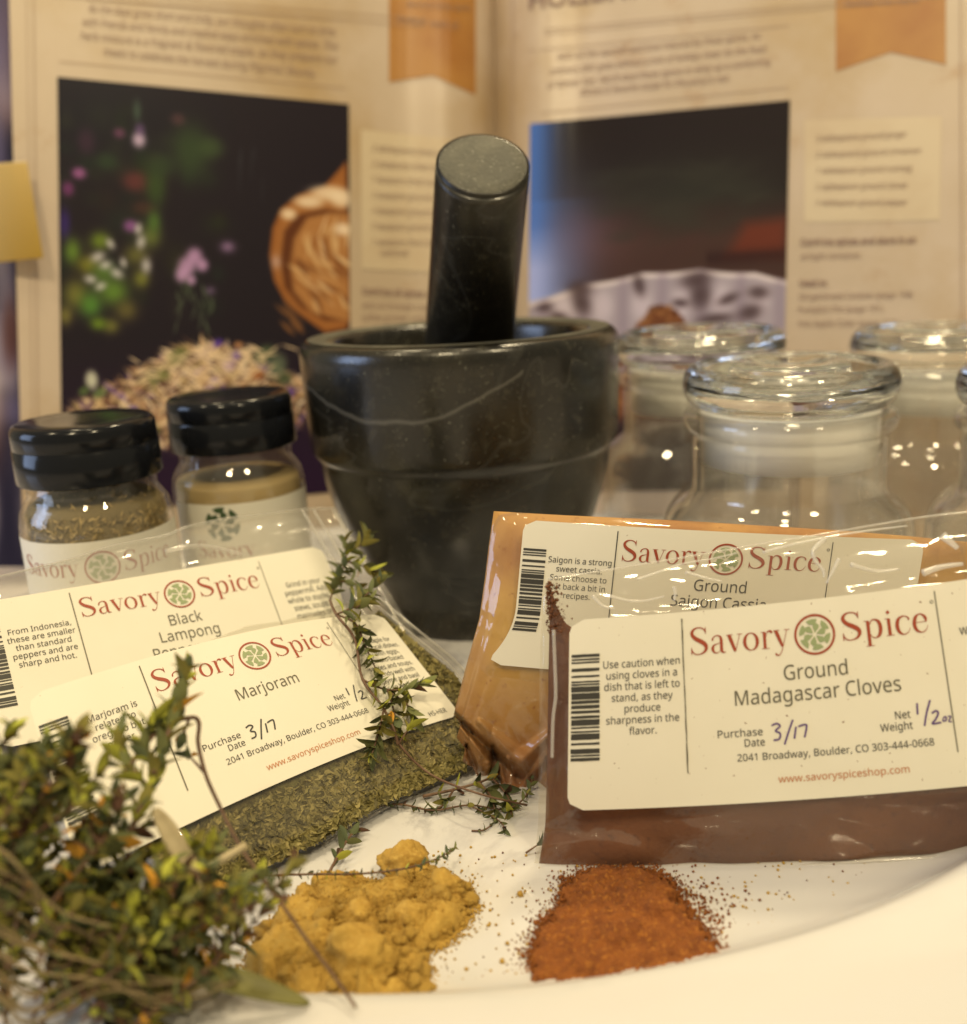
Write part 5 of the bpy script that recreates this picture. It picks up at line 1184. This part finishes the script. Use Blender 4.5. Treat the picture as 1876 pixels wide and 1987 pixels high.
for i, (tx, ty) in enumerate(tips):
    LAB.append('%s thyme sprig with tip %s' % (kind_words[i % 4], 'at the very left picture edge' if tx < 70 else 'just below the peppercorn label' if ty < 1500 and tx < 170 else 'against the lower marjoram label' if ty < 1620 and tx < 320 else 'beside the dried marjoram' if tx > 400 and ty < 1730 else
               'next to the golden heap' if tx > 400 else 'under the dry tan leaf' if tx > 300 else 'just above the bare stalks' if ty > 1740 else 'deep in the bunch'))
for l in set(LAB):
    ids_ = sorted([i for i in range(len(LAB)) if LAB[i] == l], key=lambda i: tips[i][1])
    w_ = {1: ['blurred'], 2: ['blurred upper', 'blurred lower'], 3: ['blurred upper', 'blurred middle', 'blurred lower'], 4: ['blurred topmost', 'blurred second highest', 'blurred third highest', 'blurred lowest']}.get(len(ids_), ['blurred'] * len(ids_))
    for i, w in zip(ids_, w_): LAB[i] = w + ' ' + LAB[i]
for i, (tx, ty) in enumerate(tips):
    bx = tx * .55 - 60 + rb.uniform(-50, 50); by = ty + rb.uniform(130, 300)
    D1 = .196 + rb.uniform(-.012, .010); D0 = .182 + rb.uniform(-.006, .006)
    D1 = min(D1, float(groundD(tx, ty)) - .006); D0 = min(D0, float(groundD(bx, by)) - .004)
    mx, my = (bx + tx) / 2 + rb.uniform(-40, 40), (by + ty) / 2 + rb.uniform(-30, 30)
    ln = [[P(bx, by, D0, 0), P(mx, my, (D0 + D1) / 2 - .003, 0), P((mx + tx) / 2 + rb.uniform(-20, 20), (my + ty) / 2 + rb.uniform(-20, 20), D1 - .002, 0), P(tx, ty, D1, 0)]]
    for j in range(2):
        sx = mx + rb.uniform(-.5, .5) * 60; sy = my + rb.uniform(-20, 20)
        ln.append([P(mx, my, (D0 + D1) / 2 - .003, 0), P((mx + sx) / 2 + rb.uniform(-30, 40), sy - 30, D1 - .003, 0), P(sx + rb.uniform(-50, 80), sy - rb.uniform(40, 110), D1 - .004, 0)])
    mix = [[5, 3, 4, 1.4, .3, .8], [3, 5, 2, 2.4, .5, .5], [3, 3, 4, .8, .9, 2.2], [5, 4, 1, 3.5, .2, .3]][i % 4]
    sprig('thyme_sprig', LAB[i], ln, .0004, .0052, .0023, 100 + i, mix, BG, cluster=3)
ORD = ['topmost', 'second', 'third', 'fourth', 'fifth', 'sixth', 'seventh', 'eighth', 'ninth', 'tenth', 'eleventh', 'twelfth', 'thirteenth', 'fourteenth', 'fifteenth', 'lowest']
for i in range(16):
    y0 = 1650 + i * 20 + rb.uniform(-8, 8); x1 = 150 + i * 16 + rb.uniform(-20, 40); y1 = y0 + 150 + rb.uniform(-10, 40) - i * 6
    D = .176 + rb.uniform(-.004, .006)
    y1 = min(y1, 1905)
    root = thing('herb_stalk', '%s bare pale stalk%s along the left picture edge, at the thyme bunch' % (ORD[i], '' if i in (0, 15) else ' from the top'), 'herb stalk', tuple(P(-60, y0, D, 0)), 'bare stalks of the thyme bunch')
    v, f, _ = tube_geo([P(-60, y0 - 20, D, 0), P(10, y0 + 20 + rb.uniform(-12, 12), D + .001, 0), P(60, y0 + 55 + rb.uniform(-14, 14), D + .002, 0), P(x1 * .55, (y0 + y1) / 2 + rb.uniform(0, 30), D + .003, 0), P(x1 * .85, (y0 + y1) / 2 + 40 + rb.uniform(-15, 15), D + .005, 0), P(x1 + 60, y1, D + .007, 0)], .00032 * rb.uniform(.6, 1.3), 7, .6)
    new_mesh('stem', v, f, M['stalk'], root)
def blade(name, label, pts, w, mt, cat='dry leaf', cup=.3):
    c = catmull(pts, 6); n = len(c); v = []; vv = np.array([0, -.4, 1.0])
    for i, p in enumerate(c):
        d = c[min(i + 1, n - 1)] - c[max(i - 1, 0)]; d /= np.linalg.norm(d); s = np.cross(d, vv); s /= np.linalg.norm(s); u = np.cross(s, d)
        t = i / (n - 1); ww = w * max(.05, math.sin(PI * min(1, .06 + t * .92)) ** .7)
        for k in (-1, -.5, 0, .5, 1): v.append(p + s * ww * k + u * ww * cup * k * k)
    o = new_mesh(name, v, grid_faces(n, 5), mt); md = o.modifiers.new('thickness', 'SOLIDIFY'); md.thickness = .0003
    tag(o, label, cat)
blade('long_leaf', 'long yellow-green blade lying along the front of the thyme bunch', [P(200, 1868, .185, 0), P(320, 1880, .186, 0), P(430, 1900, .188, 0), P(520, 1925, .189, 0), P(600, 1948, .190, 0)], .0026, M['blade'])
blade('dry_leaf', 'pointed dry tan leaf standing in the thyme bunch below the label', [P(300, 1570, .199, 0), P(325, 1610, .1985, 0), P(352, 1655, .198, 0), P(386, 1692, .198, 0)], .0019, M['drystraw'])
blade('curled_leaf', 'pale curled dry leaf hooked under the straw piece', [P(378, 1690, .196, 0), P(402, 1730, .196, 0), P(398, 1775, .196, 0), P(362, 1788, .196, 0), P(345, 1765, .197, 0)], .0014, M['drystraw'])
o = tube([P(375, 1698, .197, 0), P(430, 1668, .198, 0), P(478, 1640, .200, 0)], .0009, 'dry_straw', M['drystraw'], None, 8, .9); tag(o, 'short pale dry straw sticking out of the bunch over the dried marjoram', 'straw')
